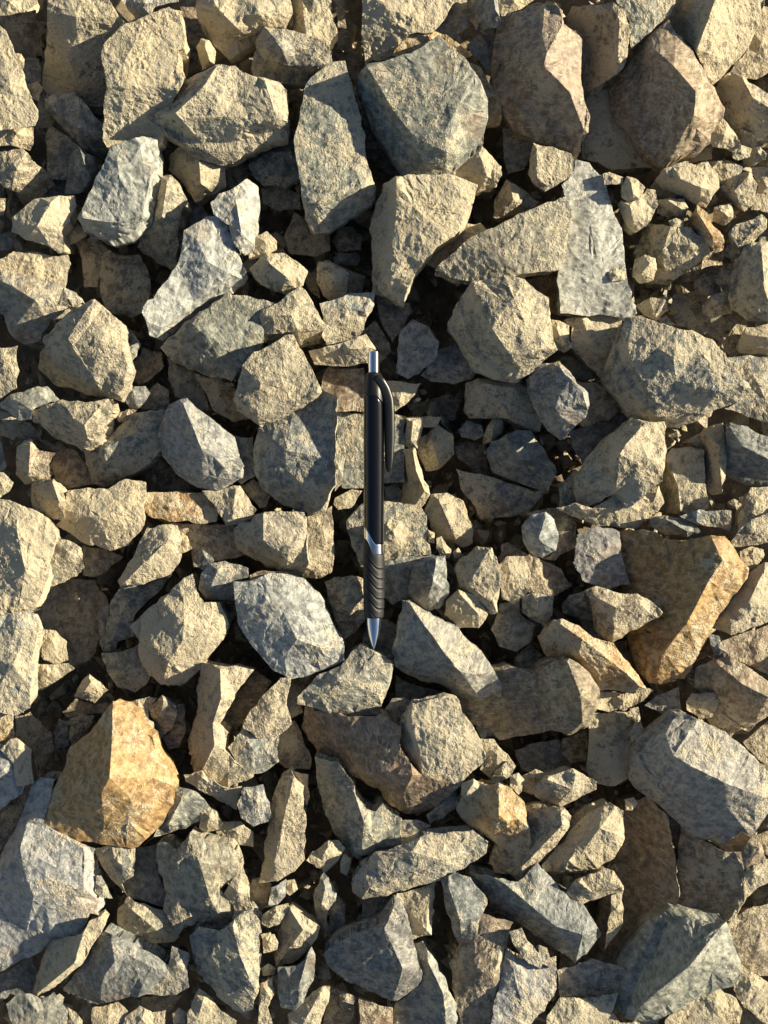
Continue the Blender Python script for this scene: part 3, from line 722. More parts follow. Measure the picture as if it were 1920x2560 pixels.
T(610, 620, '''
380|G6|70,430,-20 110,370,0 200,330 330,230 360,250 480,450,-10 450,540,-60 330,575,-80 250,520,-50 130,560,-70 75,480,-50|120,400,20 280,400,25 ; 460,450,0 320,490,0 130,510,-20|small angular pale grey stone above the dusty tan slab left of the pen top
360|w5|450,330 620,270 780,260 770,340 700,500,-20 640,560,-50 500,585,-50 460,520 480,450|600,400,15 ; 720,380,20|pale stone with a shaded upper half, upper left of the pen top
330|b6|440,80,0 520,90 620,150 610,290,-40 530,330,-60 470,280,-50 430,200,-30|540,180,25|dim brownish egg shaped stone in the hollow above the pen
200|b4|620,130 710,160 715,240 620,250|660,190,10|small shaded stone right of the dim egg shaped stone above the pen
230|b5|340,150 430,150 450,300 380,240|400,200,10|dark sliver of stone left of the dim egg shaped stone
460|t6|-5,700,0 60,620 180,560 240,520 290,515 400,720 460,850,-10 440,880,-30 340,950,-60 200,1010,-80 90,1050,-90 -40,960,-90 -60,900,-60 -40,830,-40|230,640,15 ; 430,860,0 300,930,-15 80,1000,-30 -30,900,-20 ; 100,800,15|dusty warm tan five sided slab left of the pen clip
410|b6|385,610,-30 470,590 590,560 720,510,0 780,600,0 730,680,-40 600,700,-50 420,690,-50|620,600,20 740,590,15|reddish tan flat stone directly behind the pen top
240|g4|790,280 980,330 990,380 920,500 880,565 830,480 800,400|890,400,15|dark pointed stone in the shadow above the pen
250|g4|700,500 780,430 860,560 870,620 800,690 780,600 740,530|800,570,12|dim rubble stone right behind the pen button
350|g4|910,600 930,490 1000,425 1090,470 1155,560 1140,650,-30 1040,740,-50 970,775,-50 905,740,-30|1020,560,25|smooth oval slate stone in shade at the right of the pen top
270|b4|470,760 500,710 710,710 760,950 700,970 540,970 460,830|600,840,12|flat dark brown rock behind the pen cap on the left
330|t7|830,790 900,790 1050,800 1010,870 950,930,-20 890,970,-30 840,900|950,800,20 920,900,15|small stone with a bright tan corner touching the pen clip shoulder
300|g4|1050,750 1160,600 1270,560 1300,640 1390,720 1350,780,-30 1240,805,-50 1110,790,-40|1250,690,15|shaded rock with crumbly lower edge right of the oval slate stone
260|g3|1290,640 1330,580 1420,690 1370,720 1320,710|1350,660,12|small dark slate under the large smooth tan cube at the right
490|t5|1350,200,-20 1540,165,20 1659,190,20 1800,295,0 1815,450,-10 1850,600,-40 1740,700,-110 1640,775,-130 1500,750,-150 1390,700,-160 1300,560,-180 1220,440,-190 1225,400,-180 1280,300,-120|1360,210,60 1470,480,60 1590,650,0 ; 1590,650,0 1760,600,20 1845,590,-20 ; 1600,300,50|large smooth tan cube with a shaded left face and brilliant top, right of the pen
400|g4|465,850,-30 545,880,-20 550,1000,-20 540,1400,-40 480,1550,-90 400,1580,-110 220,1520,-110 100,1420,-100 60,1300,-80 60,1170,-60 90,1060,-50 200,1010,-40 340,950,-30|500,1250,50 ; 530,900,0 500,1380,0 420,1490,-50 ; 250,1200,20|large rough dark slab with a lit right edge, left of the pen barrel
290|G5|545,1140 600,1250 580,1400 540,1440 530,1300|560,1300,12|pale narrow stone between the rough dark slab and the pen barrel
260|g4|545,980 830,980 950,1030 950,1390 830,1390 700,1420 580,1420 600,1250 550,1140|800,1150,10|flat shaded grey rock that the pen barrel crosses
320|G6|960,1010 1060,1010 1060,1060 1030,1190,-10 980,1185,-20 945,1160,-20 960,1080|1000,1030,20 990,1140,15|small square grey chip right of the pen clip
300|t8|890,985 1060,1000 1170,1000 1140,1060 1020,1060 900,1020|1000,1010,10|crumbly tan ledge behind the pen clip
350|t7|940,1190,-60 1010,1190,-10 1050,1310,0 1100,1460,0 1060,1530,-30 960,1600,-60 930,1500,-110 950,1380,-110|1000,1200,30 1020,1320,30 1070,1440,20 970,1590,-40|leaning stone with a crooked bright rim and dim left side, right of the pen barrel
320|t7|1050,1120 1150,1050 1240,1110 1245,1220,-40 1160,1310,-60 1080,1320,-60 1020,1200,-20|1110,1130,30 1140,1230,20|small stone with crumbly bright patches right of the square grey chip
200|b4|970,930 1200,860 1290,900 1250,1020 1150,1040 1000,990|1120,950,10|barely visible rock deep in the black gap right of the pen clip
320|g4|1270,1080 1320,1020 1410,1050 1420,1110 1370,1140,-30 1290,1120,-30|1340,1060,15|small oblong dark pebble with a lit left tip right of the pen clip
340|t6|1440,1060 1490,990 1535,1030 1530,1090 1470,1150,-20 1415,1165,-30|1480,1050,15 1470,1120,15|thin upright flake beside the small oblong dark pebble
370|t7|1320,800,-60 1390,775,0 1500,785 1600,780 1700,850,-20 1760,1000,-40 1750,1090,-60 1659,1060,-60 1560,1010,-50 1340,1000,-60 1310,950,-80|1400,800,25 1600,830,20 1570,980,-10|lumpy half lit rock right of the black gap
250|b5|1250,1180 1320,1150 1430,1170 1440,1280 1350,1300 1270,1250|1340,1220,12|small rounded stone low in the hollow right of the pen
240|b5|1340,1290 1440,1280 1460,1340 1370,1350|1400,1310,10|tiny rounded pebble in the hollow right of the pen
350|g4|1440,1200,-30 1470,1150,-10 1560,1100,0 1620,1080 1700,1080 1780,1200,-30 1850,1330,-50 1800,1450,-70 1680,1410,-80 1480,1330,-80|1560,1130,25 1650,1250,20|egg shaped dark stone with a tan lit crown right of the hollow
280|g5|1260,1310 1400,1340 1659,1420 1780,1450 1700,1540,-10 1580,1590,-30 1400,1610,-40 1370,1530 1290,1430|1500,1460,15|long dark stone with a crumbly lit bottom edge below the egg shaped dark stone
350|G7|1065,1560,-20 1110,1460,0 1200,1450 1300,1500 1350,1640 1340,1700,-50 1250,1750,-70 1150,1740,-70|1150,1490,25 1230,1640,20|stone with a bright sandy left face to the right of the pen grip
270|b5|540,1480 640,1430 700,1440 640,1540 560,1550 530,1520|600,1490,10|dim stone in the gap left of the lower pen barrel
230|g4|830,1420 900,1400 935,1440 930,1560 860,1600 830,1560|880,1500,10|dark stone partly behind the lower pen barrel
200|b5|1290,1400 1340,1450 1370,1560 1340,1600 1300,1500|1330,1500,8|thin clod of earth in the hollow right of the sandy faced stone
''')
T(1220, 620, '''
350|g6|370,425 420,430 480,460 480,540 497,590 450,620,-20 390,600 380,500|410,480,20 450,570,10|small cracked light grey chip beside the large smooth tan cube
330|t6|450,430,-10 560,395 650,385 790,430 770,560 720,720,-40 660,765,-60 540,640,-40 490,590 500,470|560,420,20 620,560,20|tan stone with bright upper left and shaded lower right beside the pale speckled boulder
330|G7|880,340,-30 960,295 1065,290 1060,370 1000,430,-20 930,400,-30|1050,310,15 990,400,10|small tan stone with a bright right end above the pale speckled boulder
490|G5|820,420,-10 900,410,0 1000,440 1120,480 1210,490 1330,550 1420,660 1480,740 1550,830,-20 1540,860,-50 1480,910,-80 1370,950,-110 1270,1010,-140 1190,1045,-160 1080,1030,-160 940,1025,-180 880,960,-190 830,870,-190 760,800,-190 730,750,-190 740,670,-160 790,520,-80|810,435,10 830,560,30 840,640,30 940,830,20 1030,990,-70 1270,970,-70 1370,850,-10 1520,820,0 ; 1100,650,30|largest pale speckled boulder at the right with a shaded left flank
330|g5|1420,650 1560,640 1720,660 1720,1040 1600,1020,-20 1500,980,-30 1400,950 1500,900 1550,830 1480,740|1600,800,20|rough grey rock cut by the right edge beside the largest pale speckled boulder
340|t8|1480,560,-40 1530,470 1659,450 1720,450 1720,650,-20 1560,630,-50 1490,620,-50|1520,510,20 1659,530,20|dirty tan rock at the right edge above the rough grey rock
240|g4|1100,280 1260,250 1420,440 1380,560 1200,480 1120,460 1070,370|1240,400,15|dark smooth stone in shade above the largest pale speckled boulder
320|b5|1270,340 1330,270 1420,255 1460,310 1440,390,-20 1320,420,-40 1270,390,-20|1370,320,20|rounded brown pebble standing in shade at the upper right
250|b4|1390,560 1480,440 1560,400 1500,520 1470,640 1400,620|1480,530,12|thin dark brown slab leaning in shade near the right edge
270|b4|1220,210 1280,150 1350,160 1380,250 1300,290 1230,270|1300,220,12|dark knobby stone in shade at the upper right
280|b4|1340,190 1400,100 1480,60 1500,240 1400,260|1440,170,15|wedge of dark brown stone left of the tall rock on the right edge
400|G6|1480,150,-60 1500,30,-30 1560,-30,0 1720,-40 1720,430,-60 1659,430,-70 1580,400,-80 1490,330,-90 1475,260,-80|1620,0,30 1640,250,30|tall dusty rock cut by the right edge in the upper third
230|g4|400,660 480,640 600,700 620,780 520,780 420,720|520,720,10|dark stone in the gap below the small cracked chip
430|g4|250,820,-50 245,760,-60 320,690,-40 420,670,-30 480,730,0 590,860,0 600,930,0 580,1000,-20 480,1090,-40 450,1130,-50 380,1080,-90 330,1000,-100 280,890,-90|430,710,20 560,850,40 585,940,20 ; 400,950,20|dark leaf shaped slab with a thin bright right rim below the large smooth tan cube
270|b4|520,790 640,800 740,850 830,900 720,1020 560,1060 540,1040 600,940 590,860|680,910,20|dim brown slab in shade below the pale speckled boulder
220|g3|480,1080 640,1040 800,970 830,1030 650,1200 560,1280 500,1180|640,1120,10|dark slate surface in the deep gap right of the leaf shaped slab
440|t5|550,1350,-130 640,1210,-110 740,1100,-70 850,1010,-40 940,1030,-10 1040,1030,-10 1055,1200,-10 1030,1380,-20 930,1460,-40 830,1540,-70 760,1450,-90 620,1550,-160 570,1530,-170 550,1450,-160|930,1040,20 820,1160,40 780,1220,40 760,1440,0 ; 950,1250,20|upright block with a bright cracked cream right face and dim left flank
340|t7|410,1540,-20 520,1510 620,1540 760,1450 840,1530 930,1450 1010,1410 1040,1510,-20 1000,1560,-30 880,1670,-60 640,1640,-50 500,1590,-40|560,1550,10 750,1540,20 ; 1000,1450,20|crumbly dirt covered ledge under the cream faced upright block
270|g4|415,1400 510,1320 560,1330 555,1500 520,1510 420,1530|490,1420,15|dark stone left of the foot of the cream faced upright block
320|t5|1060,1230,0 1090,1190 1190,1180 1280,1200 1285,1360 1310,1540 1240,1560,-20 1150,1580,-40 1040,1560,-110 1030,1400,-110 1040,1300,-80|1060,1240,30 1130,1430,30 1140,1560,10|stone with a brown top and gritty bright lower part right of the cream faced block
350|b7|1180,1150,-60 1290,1070,-30 1390,1040,0 1415,1200,0 1410,1320,-20 1390,1450,-50 1340,1465,-80 1290,1440,-100 1280,1200,-80|1290,1090,10 1370,1180,40 1380,1350,20|narrow rusty brown stone standing between two boulders at the right
420|g2|1410,1040,-20 1440,1035,0 1659,1120,0 1720,1150,0 1720,1420,-120 1600,1400,-130 1420,1330,-130 1410,1200,-80|1430,1060,10 1500,1170,10 1659,1250,0 1720,1270,0|blue grey rock with a sparkling top and brown side at the right edge
380|t8|1480,1600,-40 1530,1480,0 1560,1420,0 1720,1420,0 1720,1560,0 1600,1650,0 1480,1680,-20|1580,1520,15|crumbly tan rock cut by the right edge below the blue grey rock
390|w4|1140,1590,-20 1250,1550,-10 1440,1555,0 1440,1600,-10 1430,1680,-40 1240,1640,-40 1200,1620,-40|1240,1560,10 1235,1620,0|small pale slate bar below the gritty stone at the right
350|g3|955,1600,-10 1050,1585 1130,1600 1240,1650 1290,1740,-30 1180,1720,-40 1050,1700,-50 970,1650,-40|1060,1610,15 1180,1680,10|small dark slate wedge left of the small pale slate bar
200|g4|620,1560 720,1480 760,1500 720,1560|680,1530,8|dim sliver of stone under the cream faced upright block
300|g4|1010,420 1060,400 1120,460 1040,460|1065,435,10|small grey sliver just above the largest pale speckled boulder
210|b4|150,190 410,150 430,400 350,380 300,280|350,280,10|dark brown side of a stone showing between the tan cube and the whitish slab
''')
T(0, 1240, '''
470|t8|-40,20 60,30 160,70 250,110 320,190 335,260 310,350,-10 290,470,-20 240,600,-40 200,670,-50 100,700,-50 -40,730,-50|100,200,30 150,450,20|large rounded warm tan boulder cut by the left edge at mid height
380|G6|340,240 400,260 480,310 500,420 460,470,-20 380,510,-30 270,540,-30 300,400|400,330,20|pale grey green stone touching the right side of the large rounded warm boulder
440|w6|-40,720 100,690 185,670 235,790 210,880,-10 180,1050,-10 180,1250,-30 100,1300,-50 20,1285,-40 -40,1270,-30|100,760,30 ; 80,1000,20|pale banded blue and cream slab on the left edge below the rounded warm boulder
220|b3|220,560 350,480 560,500 640,640 600,820 540,960 440,1010 300,980 260,800 200,680|420,700,15|broad dark brown shaded rock behind the pale banded slab at the left
270|b4|490,290 640,320 730,360 640,440 560,480 490,470|590,380,12|shaded brown stone below the dusty boulder with the pale blue patch
300|t6|240,790 330,800 395,860 410,970 340,1000 260,970 215,880|310,860,20|small half lit stone right of the pale banded slab
300|t8|170,980 280,1000 400,990 440,1020 330,1100,-20 250,1150,-40 160,1150,-40|280,1040,15|crumbly tan lump at the lower right of the pale banded slab
380|t6|870,190,-10 980,170,0 1050,180,0 1075,260,0 1060,400,-10 1010,460,-20 850,520,-20 715,535,-30 700,500,-40 760,400,-30|1000,260,30 850,400,25 740,510,0|slender curved tan stone with a blue grey edge, like a folded wing
310|g3|715,535,0 860,520 1020,460 950,560 800,700 800,830,-20 700,860,-40 690,920,-60 615,920,-60 630,760,-40 660,620,-10|750,620,20 670,850,-20|thin dark blue slab hanging in shade under the slender curved stone
260|g3|580,690 650,640 640,800 610,920 590,870|620,760,10|narrow sliver of dark slate left of the thin dark blue slab
410|t7|770,770,-60 860,690,-50 960,600,-30 1060,520,0 1140,465,0 1160,560,0 1210,630,0 1300,630,-10 1355,760,-30 1290,880,-50 1200,1010,-80 1050,1145,-110 960,1130,-110 880,1060,-110 825,950,-90 830,860,-80|970,620,20 1090,760,40 1080,860,20 900,880,-10 ; 1200,800,20 1000,980,-20|chunky tan rock with a blotched shadow on its left, beside the scarred grey slab
300|t5|600,930 700,930 830,880 890,1060 870,1110 800,1165,-30 700,1130,-30 640,1050|730,1030,15|brown stone with a faintly lit lower rim beneath the chunky tan rock
290|b4|860,110 1000,160 1190,165 1400,170 1440,350 1300,380 1150,420 1130,290 1060,190|1250,280,15|dark brown rock in shade above the chunky tan rock
320|t8|1060,200 1110,240 1140,310 1080,340 1060,280|1095,280,10|small tan scrap beside the top of the slender curved stone
360|g3|1150,390,-20 1200,320,0 1260,360,0 1270,385,0 1200,440,-20|1210,350,10|tiny dark grey knob above the jagged blue grey stone
400|g2|1190,470 1240,400 1330,385 1470,430 1470,480,-10 1400,520,-20 1390,620,-40 1280,615,-50 1215,610,-50 1175,550,-30|1290,440,30 1250,540,10|jagged blue grey stone with a bright top above the chunky tan rock
450|w2|1385,510,0 1480,510 1540,490 1590,460 1659,460 1800,490,-10 1890,580,-20 1945,700,-30 2040,890,-50 2035,970,-70 1990,1000,-90 1820,1070,-100 1730,1080,-100 1620,1030,-90 1560,960,-70 1480,860,-60 1410,750,-50 1395,620,-20|1600,640,20 1700,600,20 1900,900,-10 ; 1760,850,10|large scarred pale grey slab with a white vein, lower left of the pen tip
330|b5|1480,470 1560,440 1659,445 1740,450 1700,490 1480,515|1600,465,8|thin dark crumbly ledge along the top of the large scarred grey slab
390|t5|1385,200,-60 1430,160,-40 1570,95,0 1659,90,0 1800,100,0 1815,250,-20 1825,400,-70 1780,480,-120 1700,470,-130 1560,430,-120 1400,300,-100|1560,110,20 1560,260,20 1700,380,-20 ; 1800,200,0 1720,300,10|grey and tan block with a shaded left face left of the pen grip
330|o8|490,1090,-20 530,1055,0 600,1110,-10 640,1150,-20 560,1225,-40 440,1185,-40|540,1100,40 500,1160,10|small pale tan pyramid in the dark hollow at the lower left
220|b5|370,1280 450,1200 560,1240 700,1210 660,1290 520,1300 400,1310|530,1250,10|dim brown stone just below the small pale tan pyramid
200|g4|320,1400 350,1320 400,1340 410,1480 330,1500|365,1410,10|narrow shadowy grey stone left of the orange faced boulder
230|b5|415,1320 480,1300 560,1300 500,1400 430,1500 410,1420|470,1370,10|dim brown stone squeezed against the upper left of the orange faced boulder
220|b5|90,1310 180,1280 300,1400 320,1500 240,1640 190,1500 100,1440|220,1450,15|shaded tan stone right of the ochre chip on the left edge
330|o5|-40,1285 80,1290 90,1440 0,1480 -40,1480|30,1380,10|warm ochre chip on the left edge below the pale banded slab
370|t7|0,1500 60,1440,0 100,1435,0 185,1500,0 190,1620,-20 200,1700,-20 100,1720 60,1560|110,1500,20|whitish lumpy stone at the left edge beside a blue grey stone
330|t7|740,1225 820,1205 880,1190 930,1200 880,1250 880,1330 820,1360 790,1280|820,1250,15|shaded tan stone between the orange faced boulder and the small pitted stone
350|g5|880,1250,-20 960,1180,0 1040,1240,0 1050,1290,-10 1020,1380,-30 960,1430,-60 910,1330,-50|970,1220,20 940,1320,10|small pitted grey stone right of the top of the orange faced boulder
340|o7|830,1360 860,1300 910,1340 915,1395 870,1410|870,1350,12|tiny orange pebble at the right shoulder of the orange faced boulder
280|b5|1040,1240 1090,1230 1100,1400 1060,1490 1000,1500 960,1430 1020,1380|1050,1370,10|shaded brown side stone beneath the small pitted grey stone
400|t7|1200,990,-40 1300,1010,0 1400,1010,0 1500,1035,-10 1420,1130,-10 1360,1250,-10 1300,1350,-10 1350,1400,-10 1330,1500,-20 1450,1620,-50 1500,1660,-60 1350,1720,-70 1200,1700,-120 1100,1620,-130 1085,1480,-130 1150,1300,-120 1170,1100,-110|1305,1030,50 1310,1200,50 1260,1350,40 1270,1480,30 1200,1620,-20|tall tan S shaped stone with a shaded left flank in the lower left
260|b4|1500,1030 1610,1100 1540,1230 1440,1330 1400,1390 1310,1340 1380,1200|1460,1200,12|dark brown gap stone right of the tall S shaped stone
370|t6|1659,1080 1725,1075 1700,1250 1730,1350,-10 1650,1420,-10 1520,1430,-10 1440,1370,-10 1460,1310 1550,1190|1600,1250,20|sunlit tan stone above the flat grey green stone, lower left of the scarred slab
350|w5|1440,1380 1530,1440 1650,1410 1640,1580 1640,1540 1650,1570,-20 1560,1640,-30 1480,1650,-30 1400,1580,-20 1350,1490,-10|1500,1500,15|flat grey green stone right of the tall S shaped stone
360|w2|-40,1480 20,1470 60,1540 140,1640 160,1680 130,1760 0,1860 -40,1880|20,1620,20|bright blue grey stone cut by the left edge beside the orange faced boulder
270|g5|1300,630 1390,640 1380,730 1350,760|1350,690,8|small shaded chip between the chunky tan rock and the scarred grey slab
200|t4|1380,750 1420,780 1470,870 1400,850|1420,810,8|tiny shaded crumb left of the scarred grey slab
''')
T(610, 1240, '''
290|b5|370,90 430,110 520,60 530,200,0 530,380,-20 520,450,-40 430,490,-60 340,480,-60 375,420 370,250|480,250,15|dim brown slab with a thin lit lower right rim left of the pen grip
290|g5|610,150 650,100 700,50 830,30 1040,60 1080,120 1100,350 850,370 700,420 640,300|760,160,20|flat stone crossed by the pen at its silver ring
360|t8|830,150 870,135 930,145 975,200 960,280,-10 920,350,-20 880,370,-40 820,385,-40 800,260|890,220,25|bright sandy lump touching the right side of the pen ring
330|G6|970,210 1030,220 1100,290 1110,350 940,360 900,380 950,290|1030,290,10|pale tan flat scrap right of the bright sandy lump
310|g3|830,390 930,350 1120,350 1160,400 1050,500 970,600 880,640,-30 830,600,-30 780,500|960,430,20|dark slate stone beside the rubber grip of the pen
390|g1|1010,400,-30 1090,360,-10 1190,355,0 1200,440,-10 1215,580,-40 1160,660,-70 1090,680,-90 1000,640,-90 975,580,-80 990,470,-60|1140,370,30 1120,500,30 1090,600,-20 ; 1190,450,10|dark blue slate chunk with a shiny right flank, right of the pen grip
410|t7|1380,300,-20 1470,310,0 1500,380,0 1520,500,-10 1500,690,-60 1460,700,-70 1330,600,-80 1280,540,-80 1250,440,-80 1290,370,-60|1450,320,30 1330,530,10 1480,640,-20|upright tan wedge with a shaded left side, right of the dark blue slate chunk
370|t7|1270,555,0 1370,590 1450,690,-20 1390,780,-40 1280,780,-60 1190,700,-60 1200,620,-30 1170,650,-60|1280,580,20 1380,690,0 ; 1220,660,-10|squarish tan block at the foot of the upright tan wedge
330|t7|1110,650,-20 1200,600 1250,440,-20 1290,360,-20 1210,560,-60 1150,640,-60 1290,780,-60 1200,740,-60|1220,560,-10|shaded tan stone between the slate chunk and the squarish block
350|t8|1165,40,0 1085,110,-30 1130,210,-60 1200,260,-50 1300,305,-50 1350,280,-40 1355,200,-10 1310,130,0 1290,80,0|1180,80,20 1240,220,10|sandy gravel coated stone at the upper right of the pen ring
330|t7|1140,250 1170,240 1200,290 1230,320 1215,370 1170,370 1140,310|1180,310,12|tiny round crumb pair right of the sandy lump
320|t8|1240,330 1270,305 1290,340 1270,370 1245,365|1265,340,10|single round crumb below the sandy gravel coated stone
320|t8|1090,200 1130,220 1130,280 1090,275|1110,240,10|little pale crumb beside the pale tan flat scrap
370|b6|480,510,-30 540,480,-10 640,475,0 705,490,0 730,600,-10 720,720,-50 660,800,-80 580,850,-90 540,730,-60 500,620,-50|630,490,20 700,600,15 ; 590,650,20|half lit brown rock between the scarred grey slab and the pen grip
260|g3|740,750 830,730 910,770 900,900 890,980 830,960 700,870 720,800|820,850,12|dark slate stone behind the metal tip of the pen
440|G4|940,630,-20 980,625,0 1060,680,0 1170,740,-10 1270,780,-30 1305,840,-30 1400,920,-50 1480,1040,-60 1525,1120,-80 1520,1180,-100 1450,1220,-130 1410,1245,-150 1300,1220,-170 1180,1150,-170 1060,1130,-170 950,1070,-150 900,1030,-110 880,920,-70 910,780,-40|1010,680,40 1180,920,50 1280,1040,30 1400,1200,-40 ; 1000,700,20 965,850,0 960,1050,-60|large pyramid shaped stone with dark face and tan right slope, right of the pen tip
400|G4|690,880,-20 740,905,0 830,950,-10 885,995,-20 860,1120,-60 800,1290,-90 720,1300,-100 630,1310,-100 470,1270,-90 320,1230,-60 320,1190,-40 440,1060,-20 580,1000,-10 640,920,-20|780,930,20 680,1060,10 560,1080,20 ; 870,1000,0 850,1110,-10 ; 450,1180,-20 800,1180,-30|grey craggy stone that the pen tip points at
270|g4|600,920 690,880 640,980 580,1000 590,950|630,940,10|small shaded chip left of the craggy stone under the pen tip
220|g4|900,1060 960,1100 1100,1140 1250,1180 1280,1220 1000,1220 900,1180|1080,1170,10|dark stone under the large pyramid shaped stone
290|g4|820,1290 880,1200 960,1190 1000,1230 960,1320 930,1380 850,1330|900,1270,15|shadowed stone between the craggy stone and the pale cracked block
380|r3|355,1280,-130 480,1275,-80 650,1310,-30 820,1290,10 930,1370,30 930,1500,40 1050,1650,30 1290,1710,0 1140,1840,-70 1010,1909,-110 860,1870,-130 780,1760,-140 640,1690,-140 420,1560,-190 330,1420,-190|600,1400,-50 800,1500,0 ; 650,1640,-50 820,1640,20 1000,1655,60|big brown boulder with a reddish striped lower right facet, below the craggy stone
450|w6|950,1320,-60 1000,1230,-20 1100,1210,0 1190,1185,0 1270,1205,0 1290,1280,0 1350,1360,-10 1400,1450,-20 1430,1540,-30 1390,1600,-50 1260,1730,-80 1100,1750,-110 1010,1720,-130 1010,1650,-120 930,1500,-110 930,1350,-90|1000,1240,15 990,1340,25 1040,1500,20 1060,1700,-30 ; 1200,1450,20|pale cracked grey green block with a shaded left side in the lower centre
320|G7|-10,1340 240,1070 290,1080 250,1200 260,1300,-20 200,1400,-20 80,1430,-20 0,1400|150,1220,15|tan half lit stone below left of the scarred grey slab
260|b5|285,1085 450,1010 420,1080 320,1180 350,1280 260,1330 240,1220|330,1120,8|dark gap stone between the tan half lit stone and the craggy stone
230|b5|190,1420 300,1330 340,1400 400,1560 390,1620 240,1610 180,1560|290,1500,15|dim brown rounded stone left of the big brown boulder
270|g4|1340,1260 1400,1260 1480,1350 1470,1420 1410,1440 1380,1380|1420,1340,12|small dark rounded stone at the right of the pale cracked block
350|G6|1400,1440 1480,1440 1560,1530 1610,1600,-10 1580,1659,-20 1480,1690,-30 1400,1620,-20 1430,1540|1500,1530,20|grey and tan craggy stone at the lower right of the pale cracked block
350|t7|1500,410 1560,360 1659,360 1700,460 1690,560 1600,640,-40 1530,600,-30 1510,500|1580,450,15|small dusty stone with a pale grey corner right of the upright tan wedge
''')
